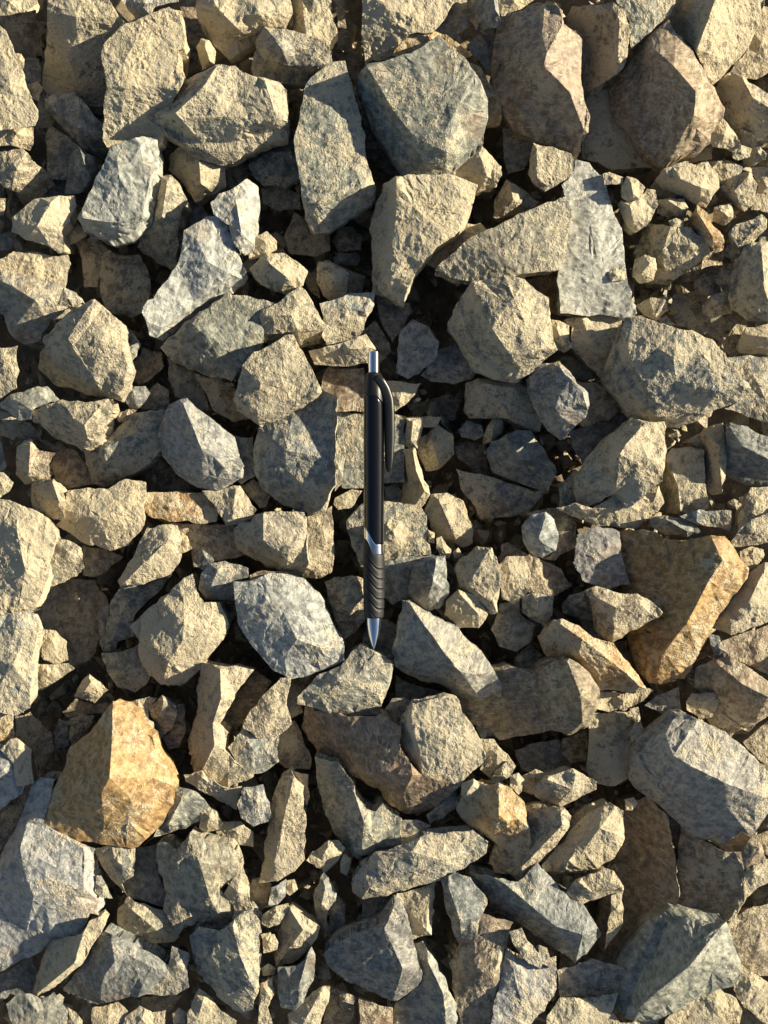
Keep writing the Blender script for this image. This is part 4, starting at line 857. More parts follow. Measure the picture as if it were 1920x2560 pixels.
T(1220, 1240, '''
370|w2|200,180,-30 260,110,0 340,95,10 390,140,10 415,230,0 400,320,-20 320,365,-50 250,340,-60 210,270,-50|340,130,30 300,250,20|small white blue stone with a ragged bright crest right of the pen grip
270|b4|180,110 330,80 420,70 520,160 520,300 400,380 320,370 400,320 400,180|470,230,12|dark earthy stone behind the small white blue stone
260|b5|70,380 80,290 120,275 240,350 300,370 430,430 500,530 380,600 220,560 100,480|280,440,25|crumbly brown stone with an orange lit middle below the small white blue stone
300|g3|530,230 640,180 780,210 800,380 840,520 700,560 560,500 510,400|670,350,15|dark slate colored stone left of the great brown slab
410|o4|780,210,-170 960,200,-110 1050,260,-70 1180,270,-30 1320,240,20 1400,245,20 1450,300,10 1490,370,0 1540,430,-10 1530,490,-20 1420,640,-40 1370,700,-50 1320,820,-60 1220,980,-90 1150,1110,-110 1060,1135,-120 1000,1130,-130 930,1060,-190 890,900,-190 850,760,-190 850,560,-200 800,380,-210|1330,260,60 1390,380,70 1310,500,60 1180,750,40 1040,930,0 1000,1060,-60 ; 1390,380,70 1450,360,30|great brown slab with a long bright orange speckled edge at the right
300|g5|440,640,-20 480,590 580,560 640,620 650,740,-30 560,740,-50 440,690,-40|560,610,20|grey stone with a dim face left of the rusty triangular stone
430|b6|585,560,0 640,535,0 760,575 880,580 960,620 1030,690,-10 1010,720,-30 880,790,-60 740,865,-90 690,850,-100 650,760,-80 640,680,-50|640,600,20 760,660,30 900,640,30 ; 740,820,-40|rusty triangular stone with a dark hollow resting against the great brown slab
400|o5|315,850,-80 390,740,-10 440,730,0 540,770,0 620,840,0 740,870,0 800,960,-10 890,1060,-30 935,1140,-60 860,1170,-80 660,1150,-100 560,1060,-80 480,970,-60 400,975,-80 350,950,-90|430,760,20 560,850,40 820,1050,10 900,1130,-30 ; 540,930,20 660,1060,-20|long stone with an orange stained cream top left of the great brown slab
460|b3|-200,1050,-160 -30,1050,-140 60,1040,-120 130,1020,-110 230,1050,-110 300,1060,-100 340,1010,-80 400,980,-40 480,965,0 560,1020,0 650,1140,-10 655,1180,-20 640,1260,-40 600,1350,-70 500,1410,-100 300,1450,-170 100,1500,-210 40,1430,-220 -100,1400,-200 -200,1300,-230|470,980,90 550,1180,110 600,1220,80 560,1340,20 490,1400,-60|smooth dark brown heart shaped slab with a cream lit right rim, lower right of centre
320|t8|655,1160 800,1170 940,1140 980,1150 920,1210 850,1250,-20 720,1280,-30 650,1260|800,1210,15|crumbly tan stone below the orange stained stone
340|g4|200,590,-10 260,575 350,590 390,600 380,700,-30 345,775,-60 280,740,-50 200,690,-30|290,620,25 320,700,10|small boxy grey stone with a white lit face left of the orange stained stone
270|g4|70,640 190,590 190,700 280,760 260,860 170,920 70,890 20,790|130,760,20|rounded dark stone below left of the small boxy grey stone
260|g4|60,480 100,400 160,420 210,540 170,600 80,620|130,510,20|small grey tan stone right of the upright tan wedge top
230|g4|155,960 250,870 320,950 280,1040 230,1060 170,1010|240,950,12|small dark rhombus stone in the black gap left of the orange stained stone
230|b5|550,740 640,760 690,860 620,850 560,790|620,800,10|reddish shaded stone under the rusty triangular stone
220|b4|750,870 880,830 900,1000 920,1080 840,1020|840,930,10|deep brown stone in the gap left of the foot of the great brown slab
400|t7|1440,270,-20 1490,200,0 1560,140,0 1720,60,0 1720,250,-10 1600,290,-30 1500,300,-40 1455,300,-30|1560,200,15|bright tan wedge at the right edge above the great brown slab corner
350|t7|1490,330 1560,300 1630,320 1640,350 1590,420,-20 1550,440,-20 1500,380|1570,350,15|small tan chip tucked under the bright tan wedge at the right edge
370|G7|1540,460,-30 1640,395,0 1720,400,0 1720,720,-30 1600,770,-40 1440,825,-60 1360,790,-70 1320,780,-80 1380,690,-70 1440,600,-50|1640,430,20 1550,620,20 ; 1440,760,-20|lumpy grey tan rock at the right edge beside the great brown slab
360|g1|1310,820 1370,830 1420,930 1425,970 1380,990,-20 1340,960,-20 1320,880|1370,900,15|small smooth oval blue grey pebble under the great brown slab
300|b3|1390,860 1500,820 1720,740 1720,1080 1620,1040 1500,980 1430,950|1600,900,15|dark reddish brown rock at the right edge below the lumpy grey tan rock
380|b5|1230,1020,-70 1330,970,-40 1430,955,0 1530,1010,10 1659,1100,10 1720,1130,0 1720,1270,-40 1659,1300,-70 1560,1380,-100 1490,1465,-130 1380,1400,-150 1310,1300,-150 1300,1180,-120 1230,1130,-100|1350,985,20 1500,1110,40 1659,1190,30|brown boulder with a bright crest at the lower right edge
320|b5|1175,1220 1210,1170 1340,1165 1370,1220 1330,1310,-20 1260,1320,-30 1180,1270|1290,1220,20|small rounded tan brown stone left of the brown boulder at the right edge
290|g4|930,1240 1000,1180 1130,1130 1150,1290 1060,1350 1030,1290|1050,1240,12|dim grey stone under the tip of the great brown slab
230|b5|1240,980 1320,930 1330,980 1240,1000|1290,965,8|small crumbs beside the oval blue grey pebble
300|t5|610,1290 850,1270 900,1300 920,1400 960,1450 900,1560 880,1659 750,1720 620,1700 580,1600 600,1450|760,1400,20 740,1560,20|dim tan stone with a pale streak left of the sparkling slanted block
340|G6|840,1260 890,1250 925,1390 890,1430 850,1460 840,1400 870,1340|880,1340,12|pale sliver of stone above left of the sparkling slanted block
230|b6|440,1440 580,1400 600,1480 580,1570 490,1580 440,1530|520,1500,12|dim orange brown stone below the heart shaped slab
220|g4|160,1510 300,1460 420,1440 440,1540 400,1640 260,1650 200,1620|320,1550,12|dark earthy stone beneath the heart shaped slab
240|b4|1510,1460 1580,1400 1659,1330 1720,1360 1720,1640 1600,1560 1540,1500|1640,1450,12|dark stone at the right edge below the brown boulder with a bright crest
''')
T(0, 1860, '''
470|o4|670,-250,20 740,-225,10 800,-180,0 830,-90,-10 900,-40,-10 940,80,-20 1000,150,-30 1030,250,-40 1020,350,-60 960,470,-90 800,620,-95 600,590,-90 450,570,-95 290,505,-100 240,465,-105 290,330,-105 350,200,-100 420,20,-90 550,-90,-80|668,-235,80 662,0,120 650,200,115 600,290,80 440,370,-10 310,410,-70 ; 900,200,20 800,400,10|biggest orange brown boulder with a glowing orange right face and grey left face
400|w3|235,205,-60 325,215,-40 300,330,-20 260,470,-10 480,590,-10 560,620,-10 550,760,-20 585,900,-30 580,1010,-40 530,1000,-30 480,1130,-50 300,1150,-60 260,1210,-70 100,1290,-90 -40,1370,-110 -40,800,-90 20,640,-80 100,500,-70 180,260,-70|160,460,30 500,620,20 500,850,20 200,900,25 ; 120,620,20 0,800,-10|very large pale grey block with chipped hollows at the lower left edge
370|G6|560,620,-30 640,600 800,620 800,690 790,780 720,830,-20 750,890,-40 660,800,-50 600,720,-50|700,700,20|tan spur pointing downward beneath the orange faced boulder
310|t4|800,620 940,590 930,700 970,850 980,970 890,940 750,900 720,830 790,780|860,780,15|brown shaded stone right of the tan spur under the orange boulder
380|G3|1030,250,-10 1130,270,0 1210,330,0 1240,370,-10 1170,460,-30 1100,500,-50 900,560,-60 850,600,-60 960,470,-20 1000,380,0|1080,320,25 1000,470,20|grey stone jutting out from behind the right side of the orange boulder
430|t5|935,590,-30 990,580,-20 1050,630,0 1130,520,0 1200,560,10 1370,600,0 1420,680,-10 1430,760,-30 1300,860,-50 1330,900,-50 1400,950,-60 1380,1060,-90 1290,1115,-120 1180,1060,-110 1070,1145,-110 1020,1060,-100 970,980,-90 975,850,-80 920,680,-60|1120,560,30 1180,700,50 1240,900,10 ; 1050,700,20 990,900,-10 ; 1300,720,20 1290,1000,-40|lumpy faceted brown and grey rock with an orange streak, lower left
330|t6|700,980,-30 760,900,0 1000,1000,0 1060,1140,-20 1020,1170,-20 930,1180,-20 935,1250,-40 830,1190,-50 700,1140,-50|780,980,25 900,1080,20|rough half shaded tan block beneath the lumpy faceted rock
390|G5|640,860,-20 600,780,0 570,780,0 560,870,0 600,910,-10 670,915,-20|610,850,15|small grit covered chip on the right edge of the very large pale grey block
420|t6|480,1130,0 530,1050,10 600,1020,0 630,1050,0 600,1120,0 520,1240,0 480,1310,-20 360,1410,-40 220,1510,-60 190,1490,-110 200,1390,-120 280,1160,-100 400,1140,-80|490,1130,40 440,1300,30 220,1480,-30 ; 600,1040,10|slate slab with shaded face and bright tan rim running down left, near bottom left
400|g2|620,1110,0 740,1160,10 930,1260,0 1000,1320,0 980,1380,-20 860,1480,-60 720,1510,-80 560,1560,-110 460,1575,-120 370,1530,-120 360,1460,-110 420,1400,-90 500,1280,-60 560,1180,-40|660,1170,30 680,1290,50 620,1370,20 ; 900,1320,20 840,1440,-20|blue black ragged slab with a glittering right half near the bottom left
370|G4|1020,1200 1120,1240 1110,1360 1120,1440 1040,1490,-20 960,1490,-30 860,1480,-30 980,1380 1000,1300|1050,1300,20|bluish tan stone at the right end of the blue black ragged slab
440|g4|1125,1140,-70 1180,1080,-50 1300,1110,-10 1390,1040,0 1480,980,0 1540,1050,0 1535,1440,-30 1500,1560,-70 1450,1620,-110 1360,1600,-130 1260,1510,-140 1180,1410,-130 1150,1300,-110|1380,1080,30 1420,1250,30 1500,1440,10 ; 1250,1250,-10 1350,1480,-50|blue grey shield shaped slab pointing down, bottom left of centre
400|t8|1430,690,-10 1470,800,0 1480,930,0 1500,980,0 1390,1080,-20 1380,950,-20 1320,900,-20 1360,830|1410,880,25|tan dirt crust between the lumpy faceted rock and the shield shaped slab
380|t8|1090,180,-10 1200,160,0 1330,260,0 1430,250,-20 1400,390,-60 1260,310,-40 1180,270,-30 1100,220,-20|1200,200,15|small tan ledge above the pale hexagonal stone
420|w5|1440,260 1560,240 1600,350 1605,410 1590,460,-20 1500,490,-20 1430,440,-20 1405,360,-10|1520,340,15|pale hexagonal stone with a smooth face, lower left of centre
340|G6|1280,520,-10 1320,460 1430,460 1500,520 1500,610,-20 1390,600,-20 1300,560,-20|1400,520,12|flat grey chip just under the pale hexagonal stone
370|t7|1190,410 1230,365 1290,400 1320,470 1310,500,-20 1220,525,-30 1180,500,-30|1240,430,20|small tan stone with a plain face left of the flat grey chip
390|G1|40,1540,-10 100,1480,0 180,1480,0 240,1510,0 320,1470,0 400,1580,0 400,1720 100,1720 60,1620,-10|220,1580,20|smooth blue grey stone in the bottom left corner
380|t6|400,1560 450,1590 490,1640 490,1720 400,1720|440,1650,10|crumbly tan strip next to the smooth stone in the bottom left corner
260|g2|-40,1400 180,1250 220,1340 190,1500 60,1480 -20,1560|100,1390,15|dark slate in shade at the bottom left edge above the smooth blue grey stone
340|o6|550,1560 700,1530 760,1590 720,1720 550,1720|640,1620,15|pinkish tan stone on the bottom edge under the ragged slab
350|t7|740,1620 830,1550 900,1590 980,1580 980,1660 900,1720 720,1720|840,1630,20|small grey tan stone on the bottom edge below the bluish tan stone
270|t6|840,1500 920,1490 1080,1490 1000,1590 880,1580 840,1550|940,1540,12|dim triangular stone near the bottom edge under the bluish tan stone
330|t8|1020,1600 1060,1560 1100,1590 1100,1660 1030,1660|1060,1610,12|gritty crumb near the bottom edge left of the amber tan stone
350|t7|1110,1600 1180,1450 1250,1500 1310,1580 1400,1640 1400,1720 1110,1720|1200,1530,25|amber tan stone on the bottom edge below the shield shaped slab
370|t8|1540,1480 1590,1380 1620,1450 1570,1540 1600,1620 1620,1720 1520,1720 1530,1600|1570,1460,15|narrow crumbly tan stone on the bottom edge right of the shield shaped slab
360|t8|1545,1130 1600,1115 1650,1170 1640,1220 1560,1240|1590,1170,15|small round dirt clod right of the shield shaped slab
360|t8|1545,1330 1590,1300 1635,1330 1620,1370 1560,1375|1590,1335,15|lower small round dirt clod right of the shield shaped slab
380|t7|1555,1010 1640,960 1720,960 1700,1000 1650,1070 1590,1090 1550,1060|1620,1020,25|dusty pebble with a dark top right of the top of the shield shaped slab
210|b4|640,1080 700,1000 690,900 830,900 760,960 700,1140|720,1000,10|dark sliver in the gap under the brown shaded stone, lower left
250|g4|190,180 240,200 220,260 160,450 60,560 0,640 -40,620 0,420 100,350|100,430,12|dark slate side showing above the very large pale grey block
''')
T(610, 1860, '''
380|t6|210,210,-60 280,160,-30 300,200,0 350,250,0 365,420,0 360,680,-20 300,750,-30 200,810,-40 90,820,-60 110,720,-80 140,500,-90 170,320,-80|290,210,30 240,420,30 180,700,10|long upright tan stone with a shaded left side right of the pale hexagonal stone
300|b5|290,160 380,180 390,300 370,420 350,260|340,220,10|shaded brown piece behind the top of the long upright tan stone
340|G6|370,690,0 400,640 500,570 560,570 600,620 560,690,-20 480,760,-40 430,730,-20|480,640,25|pale grey chisel shaped stone right of the foot of the long upright tan stone
370|G5|420,80,-80 560,110,0 640,220,0 660,300,10 720,380,10 780,400,10 820,350,10 870,410,0 930,440,0 920,590,-20 780,620,-40 670,680,-60 620,640,-90 520,530,-120 460,420,-120 430,200,-100|650,280,50 710,460,60 700,620,10 ; 760,560,10|tall grey stone with a dim left face and a yellow ochre stained patch, lower centre
340|G4|930,450,0 1030,450 1110,485,0 1030,530,-20 940,580,-30 920,520|1000,490,15|small pale grey wedge tip at the right of the ochre stained patch
330|g5|1080,420 1250,270 1280,360 1180,440,-20 1100,470,-20|1180,370,12|dim grey stone below the pale cracked block
420|G5|640,820,-80 690,740,-60 780,640,-30 1000,580,0 1080,535,0 1350,515,0 1440,580,0 1430,650,-20 1300,740,-40 1150,810,-50 1000,850,-60 850,900,-80 700,915,-100 650,880,-100|790,650,20 1000,640,30 1180,690,20 740,850,-40 ; 1000,720,10|long horizontal blade shaped stone with a lit lower edge, bottom centre
330|G5|470,760,0 500,790 550,880,0 540,930,0 500,980,0 490,1060,0 510,1130,-20 480,1140,-30 440,1050,-30 415,950,-30 420,860,-20|480,850,25 460,950,20|leaf shaped tan stone standing upright below the chisel shaped stone
280|g4|550,890 600,950 600,1050 560,1110 510,1130 490,980|545,1000,12|shaded right side stone behind the leaf shaped tan stone
330|G7|590,650 635,680 610,780,-20 570,760,-20 570,700|600,710,12|tiny pointed grey stone below the tall grey stone with the ochre patch
300|t7|100,790 160,830 150,960 90,990 0,960 -20,900 50,800|90,890,15|dim tan stone under the foot of the long upright tan stone
350|w3|160,850 250,800 245,900 175,980,-20 145,950|200,880,15|small light blue shard below the foot of the long upright tan stone
310|t8|250,810 300,800 320,860 270,900 245,880|285,850,12|small crumb between the light blue shard and the leaf shaped stone
360|t7|105,1040 190,960,0 260,945,0 270,980,-10 220,1050,-20 150,1090,-20|220,990,20|small oval stone with a shaded front above the folded tan stone
380|t6|270,960 330,1000 400,1050 450,1080 430,1150,-10 380,1220,-30 300,1290,-50 190,1320,-60 170,1200,-80 220,1060,-60|280,990,20 350,1100,20 210,1290,-20|folded tan stone with a dark triangular hollow, lower left of centre
360|t8|105,1130 180,1130 205,1180 150,1230 110,1190|150,1170,15|small round clod left of the folded tan stone
410|g1|200,1320,0 320,1310,0 400,1200,0 420,1250,0 410,1400,0 350,1530,-20 300,1580,-40 220,1560,-40 200,1480,-40 200,1400,-20|380,1240,20 330,1420,30 210,1480,10 ; 320,1550,10|curved glossy slate with bright blue edge below the folded tan stone
380|t8|100,1420 170,1380 180,1480 140,1560 170,1660 180,1720 70,1720 90,1560|130,1460,15|ragged tan crust left of the curved glossy slate near the bottom edge
360|t7|260,1600,-20 350,1520 450,1440 510,1430 500,1530 450,1659 450,1720 260,1720|450,1480,25 370,1620,20|tan stone with a bright ridge on the bottom edge left of centre
260|b5|500,1460 560,1450 660,1500 640,1659 600,1720 460,1720|560,1600,15|brown shaded stone on the bottom edge left of centre
470|g2|475,1250,-80 540,1180,-60 700,1110,-30 800,1070,-10 890,945,0 930,970,10 970,1060,10 1000,1200,0 1055,1360,-20 1040,1410,-40 960,1480,-80 880,1540,-130 830,1550,-140 740,1520,-150 650,1480,-150 560,1450,-150 520,1380,-130|890,960,30 830,1090,60 940,1330,60 890,1500,-40 ; 700,1300,0|big navy blue slate boulder with a bright right facet, bottom centre
370|g3|990,1190,-20 1060,1170 1110,1250,10 1190,1380,0 1260,1540,-20 1270,1659,-40 1250,1720,-40 900,1720,-90 880,1600,-90 900,1530,-70 1050,1420,-20 1050,1350,-20|1090,1290,30 1180,1480,40 1200,1700,10|dark slate with a wrinkled surface and tan right rim on the bottom edge
280|t5|700,910 900,900 960,940 880,960 800,1060 700,1100 700,1000|790,970,12|dim tan stone under the left end of the blade shaped stone
360|G6|900,890 1050,850,0 1135,815,0 1130,900,0 1110,1130,-10 1040,1140,-30 985,1160,-30 970,1050,-20 940,970,-10|1100,870,20 1080,1100,20 ; 990,1000,10|pale upright slab below the middle of the blade shaped stone
400|g3|1170,810,-20 1250,760,0 1340,790,0 1440,920,-10 1440,950,-20 1390,1060,-20 1380,1180,-40 1340,1220,-60 1280,1200,-70 1230,1080,-50 1190,940,-40|1210,840,20 1280,1050,30 1380,1030,0|narrow dark slate tapering down like a tooth, right of the pale upright slab
420|o6|1260,390,-90 1300,300,-60 1420,240,-20 1510,230,0 1580,260,0 1659,350,0 1690,500,-10 1705,590,-20 1680,640,-40 1620,660,-60 1540,620,-80 1400,530,-110 1300,460,-110|1510,240,50 1510,420,60 1480,540,10|rusty pink stone with a cream lit right half, lower right of centre
400|G7|1285,300,-20 1290,230,-10 1360,205,0 1420,230,0 1410,280,-10 1350,345,-40 1310,330,-40|1360,230,25 1320,290,10|small pale pebble above left of the rusty pink stone
360|G6|1460,230,0 1490,160 1560,100 1610,130 1580,190 1510,230|1530,160,15|small crisp grey flake above the rusty pink stone
350|b4|680,1500 800,1550 880,1560 890,1720 690,1720|780,1630,10|dark brown stone on the bottom edge under the navy blue slate boulder
280|g4|550,1460 570,1460 670,1500 640,1560 580,1580|600,1510,12|small dark chip under the left of the navy blue slate boulder
300|b5|430,1380 470,1260 500,1300 520,1390 480,1400|480,1340,10|dim stone touching the left of the navy blue slate boulder
''')
T(1220, 1860, '''
470|G4|900,60,-110 950,-10,-70 1050,-100,-30 1130,-170,0 1180,-170,10 1280,-120,0 1400,-70,0 1510,20,0 1600,110,0 1659,170,0 1730,250,-20 1720,400,-80 1659,400,-60 1560,550,-110 1470,650,-160 1340,640,-200 1250,580,-200 1150,490,-200 1060,410,-190 930,320,-190 890,270,-180 890,150,-150|1050,-60,40 1100,70,50 1200,130,60 1400,230,50 1590,300,20 1720,340,-10|sparkling slanted grey block with rusty streaks near the lower right edge
370|b4|1180,520,-120 1400,640,0 1500,640 1560,550 1620,600,0 1640,680,0 1540,730,0 1510,780,0 1530,900,0 1480,1000,0 1400,1060,-40 1230,1060,-90 1110,1000,-170 1120,900,-170 1180,720,-150|1610,620,50 1520,760,70 1520,920,50|dark brown dusty rock with a pale twisted right rim under the sparkling block
370|t7|1640,680 1720,700 1720,800 1600,850 1530,910 1460,1040 1420,1050 1500,930 1505,800 1560,720|1580,760,25|pale tan crest at the right edge below the sparkling block
260|b1|810,370,-90 950,310,40 1070,440,80 1110,700,90 1130,900,90 1110,1010,80 1000,1130,40 940,1210,10 780,1310,-80 700,1290,-170 670,1230,-180 720,1000,-180 750,800,-170 800,600,-140|815,600,-50 790,1000,-60 775,1290,-75|tall very dark purple slab with a dim tan left edge at the lower right
420|t7|320,720,-70 500,500,-60 600,400,-40 720,350,0 800,400,0 805,560,-20 740,680,-40 650,740,-60 520,765,-90 350,765,-110|660,500,30 750,530,20 ; 480,690,0|olive tan stone with a bright lower right plane left of the very dark slab
450|b7|240,410,-90 380,370,-30 450,380,0 490,430,0 480,490,-10 400,600,-40 300,700,-60 180,820,-100 60,820,-140 30,740,-150 60,650,-130 200,600,-110|430,410,20 440,480,15 200,730,-50|amber brown slab with a thin bright lower right rim beside the rusty pink stone
430|t6|255,270,-50 340,195,-10 500,145,0 640,220,-20 640,270,-50 550,310,-70 430,370,-80 330,340,-80 280,310,-70|350,210,20 500,270,20 420,350,-40 ; 520,180,20|small wedge with a half shaded gabled top above the amber brown slab
350|t7|200,190 280,150 350,180 290,240 260,300 210,280|270,200,15|dim tan stone left of the gabled wedge
400|t6|130,190 180,170 215,210 200,280 180,300 130,250|170,220,15|small tan crumb block between the grey flake and the gabled wedge
350|t8|810,330 860,315 890,350 850,395 815,390|850,350,15|bright round crumb above the very dark purple slab
340|w2|270,360 290,350 305,370 290,390 272,385|287,368,8|tiny white pebble near the rusty pink stone
400|g3|-110,760,-60 0,780,0 180,820,0 290,710,0 370,790,0 420,860,0 560,950,0 620,1040,0 670,1120,-20 640,1160,-60 520,1310,-110 470,1290,-130 350,1200,-120 250,1110,-110 150,1040,-100 20,940,-100 -100,830,-100|100,830,30 230,940,40 400,1080,30 560,1130,30 520,1290,-60|long bluish grey slab lying diagonally, lower right quadrant
430|b6|460,880,-40 520,800,-10 690,735,0 740,750,0 800,840,-10 800,870,-20 640,920,-50 530,950,-60|540,820,20 620,880,10 780,840,20|small brown bar with bright chipped edges resting near the long bluish grey slab
330|b5|730,900 800,870 800,1060 780,1100 690,1220 710,1050|760,980,10|dim tan stone face behind the tail of the small brown bar
380|b5|-230,1300,-60 -150,1150,-30 -50,1000,0 150,1060,0 100,1230,0 90,1400,0 40,1500,-10 30,1640,-20 -100,1720,-40 -160,1659,-40 -210,1450,-50|80,1180,20 30,1400,20 ; -80,1300,15|large dim brown rock at the bottom, right of the slate with the tan rim
390|w5|105,1215,0 200,1280 400,1260,0 405,1450,0 330,1580,-20 250,1659,-30 240,1720,-40 20,1720,-10 20,1640 40,1520 80,1380|150,1320,20 200,1550,15|bright cream grey stone with a round dark shadow on it, on the bottom edge
420|t5|130,1110 200,1090 230,1160 300,1240 300,1190 350,1210 375,1330 320,1300 310,1330 240,1300 160,1200|210,1210,15|small hooked crumbly piece lying on the bright cream grey stone
340|g5|410,1340 620,1270 830,1330 820,1430 770,1480 600,1500 430,1500|620,1390,20|dim grey stone with a straight shadow line near the bottom edge
380|G6|350,1620 430,1500,0 600,1500 770,1475 740,1570,-10 680,1659,-30 640,1720,-40 340,1720|550,1580,15|pale dusty stone on the bottom edge right of the bright cream grey stone
450|G3|745,1600,-190 780,1450,-190 850,1310,-180 1000,1110,-140 1120,1020,-70 1240,1040,-40 1340,1060,-15 1410,1055,10 1440,1150,10 1490,1290,0 1490,1380,-10 1440,1430,-30 1280,1480,-50 1100,1600,-80 1000,1640,-100 860,1659,-130 780,1650,-140|1390,1070,50 1200,1310,80 1000,1470,50 900,1560,0 780,1640,-120|huge blue and tan spotted slab with a shaded upper left face at the bottom right
320|b5|1400,1080 1530,980 1720,930 1720,1380 1600,1370 1480,1290 1440,1150|1600,1200,20|smooth brown rock in shade at the right edge near the bottom
370|t7|1480,1290 1560,1350 1640,1400 1720,1480 1720,1720 1640,1659 1520,1560 1450,1440 1490,1400|1560,1430,25|bright tan mottled strip of stone near the bottom right corner
380|b7|1050,1640 1180,1540 1300,1470 1370,1450 1470,1510 1505,1580 1480,1720 1050,1720|1350,1540,20|mottled purplish tan rock on the bottom edge beside the huge spotted slab
280|t6|1440,1450 1520,1560 1640,1660 1600,1720 1500,1720|1530,1640,10|brown stone wedged in the bottom right corner between two tan stones
350|t6|680,1659 740,1590 780,1650 1010,1640 1010,1720 660,1720|850,1680,10|tan stone along the bottom edge under the huge spotted slab
260|b4|1560,540 1720,500 1720,700 1640,650|1640,600,10|dark brown stone at the right edge under the sparkling block
260|g4|820,1300 940,1220 900,1260 830,1340 800,1320|860,1290,8|dark crumb at the foot of the very dark purple slab
240|b4|1060,420 1180,520 1190,640 1130,700 1100,600|1120,560,10|thin dark stone between the very dark purple slab and the dusty brown rock
''')

# ------------------------------------------------------------------ the ground under the stones
def ground():
    n = 120
    xs = np.linspace(-1.6, 1.6, n)
    X, Y = np.meshgrid(xs, xs)
    P = np.stack([X.ravel(), Y.ravel(), np.full(n * n, 0.0)], 1)
    P[:, 2] = -0.038 + gnoise(P * 22 + 5) * 0.006 + gnoise(P * 60 + 9) * 0.002
    idx = np.arange(n * n).reshape(n, n)
    F = np.stack([idx[:-1, :-1], idx[:-1, 1:], idx[1:, 1:], idx[1:, :-1]], -1).reshape(-1, 4)
    me = finish_mesh('ground', [(P, F, (0.2, 0.17, 0.12), 0.8, 1.0)], DIRT, True)
    o = bpy.data.objects.new('ground', me)
    COL.objects.link(o)
    o['kind'] = 'structure'


ground()

# ------------------------------------------------------------------ the traced stones
built = []
rnd = random.Random(11)
for i, (ox, oy, lv, tk, dust, rim, chains, label) in enumerate(ROCKS):
    V, F, Cl, size, area = stone_shell(lv, rim, chains, rnd)
    V = [(x, -y, z) for x, y, z in V]
    seed = rnd.uniform(0, 9)
    co, fc, _c = shell_mesh(V, F, Cl, min(15.5, max(8, size / 15.5)), size, np.random.default_rng(i))
    no = calm_normals(co, fc)
    co = roughen(co, no, size, dust, tk, seed)
    sx = ox + co[:, 0] * K
    sy = oy - co[:, 1] * K
    kk = (CAM_D - (co[:, 2] * U - ZREF)) / CAM_D
    # keep the sides upright: use the scale of the stone's own level
    k0 = (CAM_D - (lv * U - ZREF)) / CAM_D
    kk = np.where(co[:, 2] < lv - 160, k0, kk)
    W = np.stack([(sx - 960) * SP * kk, (1280 - sy) * SP * kk, co[:, 2] * U], 1)
    dust = min(1.0, max(0.05, dust + rnd.uniform(-.17, .08)))
    tint = np.array(TINTS[tk]) * rnd.uniform(0.84, 1.18) * np.array([rnd.uniform(.96, 1.04), 1, rnd.uniform(.95, 1.05)])
    built.append((area, W, fc, tuple(tint), dust, seed, label))

order = sorted(range(len(built)), key=lambda q: -built[q][0])
single = set(order[:300])
small = []
for q, (area, W, fc, tint, dust, seed, label) in enumerate(built):
    if q not in single:
        small.append((W, fc, tint, dust, seed))
        continue
    base = np.array([W[:, 0].mean(), W[:, 1].mean(), W[:, 2].min()])
    me = finish_mesh('rock', [(W - base, fc, tint, dust, seed)])
    o = bpy.data.objects.new('rock', me)
    o.location = base
    COL.objects.link(o)
    o['label'] = label
    o['category'] = 'rock'
    o['group'] = 'crushed rocks of the stony bed'

# ------------------------------------------------------------------ grit, gap fillers and the bed beyond the frame
protos = []
for k in range(16):
    pts = RNG.normal(size=(10, 3))
    pts /= np.linalg.norm(pts, axis=1)[:, None]
    pts *= np.array([1.15, RNG.uniform(.45, .9), RNG.uniform(.4, .8)]) * RNG.uniform(.8, 1.1, (10, 1))
    import bmesh
    bm = bmesh.new()
    for p in pts:
        bm.verts.new(p * 100)
    bmesh.ops.convex_hull(bm, input=bm.verts[:])
    bmesh.ops.delete(bm, geom=[v for v in bm.verts if not v.link_faces], context='VERTS')
    bm.verts.index_update()
    V = [tuple(v.co) for v in bm.verts]
    F = [[v.index for v in f.verts] for f in bm.faces]
    bm.free()
    sizes = []
    for L in (62, 38):
        c, f, _c = shell_mesh(V, F, [0] * len(V), L, 90, np.random.default_rng(k))
        sizes.append((roughen(c, vnormals(c, f), 130, 0.6, 't', k * 1.7) / 100, f))
    protos.append(sizes)


def put(x, y, z, r, hi=0):
    c, f = protos[int(RNG.integers(16))][hi]
    e = RNG.uniform(0, 6.28, 3)
    M = np.array((Matrix.Rotation(e[0], 3, 'X') @ Matrix.Rotation(e[1], 3, 'Y') @ Matrix.Rotation(e[2], 3, 'Z')))
    tk = 'ttgGbtG'[int(RNG.integers(7))]
    t = np.array(TINTS[tk]) * RNG.uniform(.8, 1.15)
    small.append((c @ M.T * r + np.array([x, y, z]), f, tuple(t), RNG.uniform(.35, .95), RNG.uniform(0, 9)))


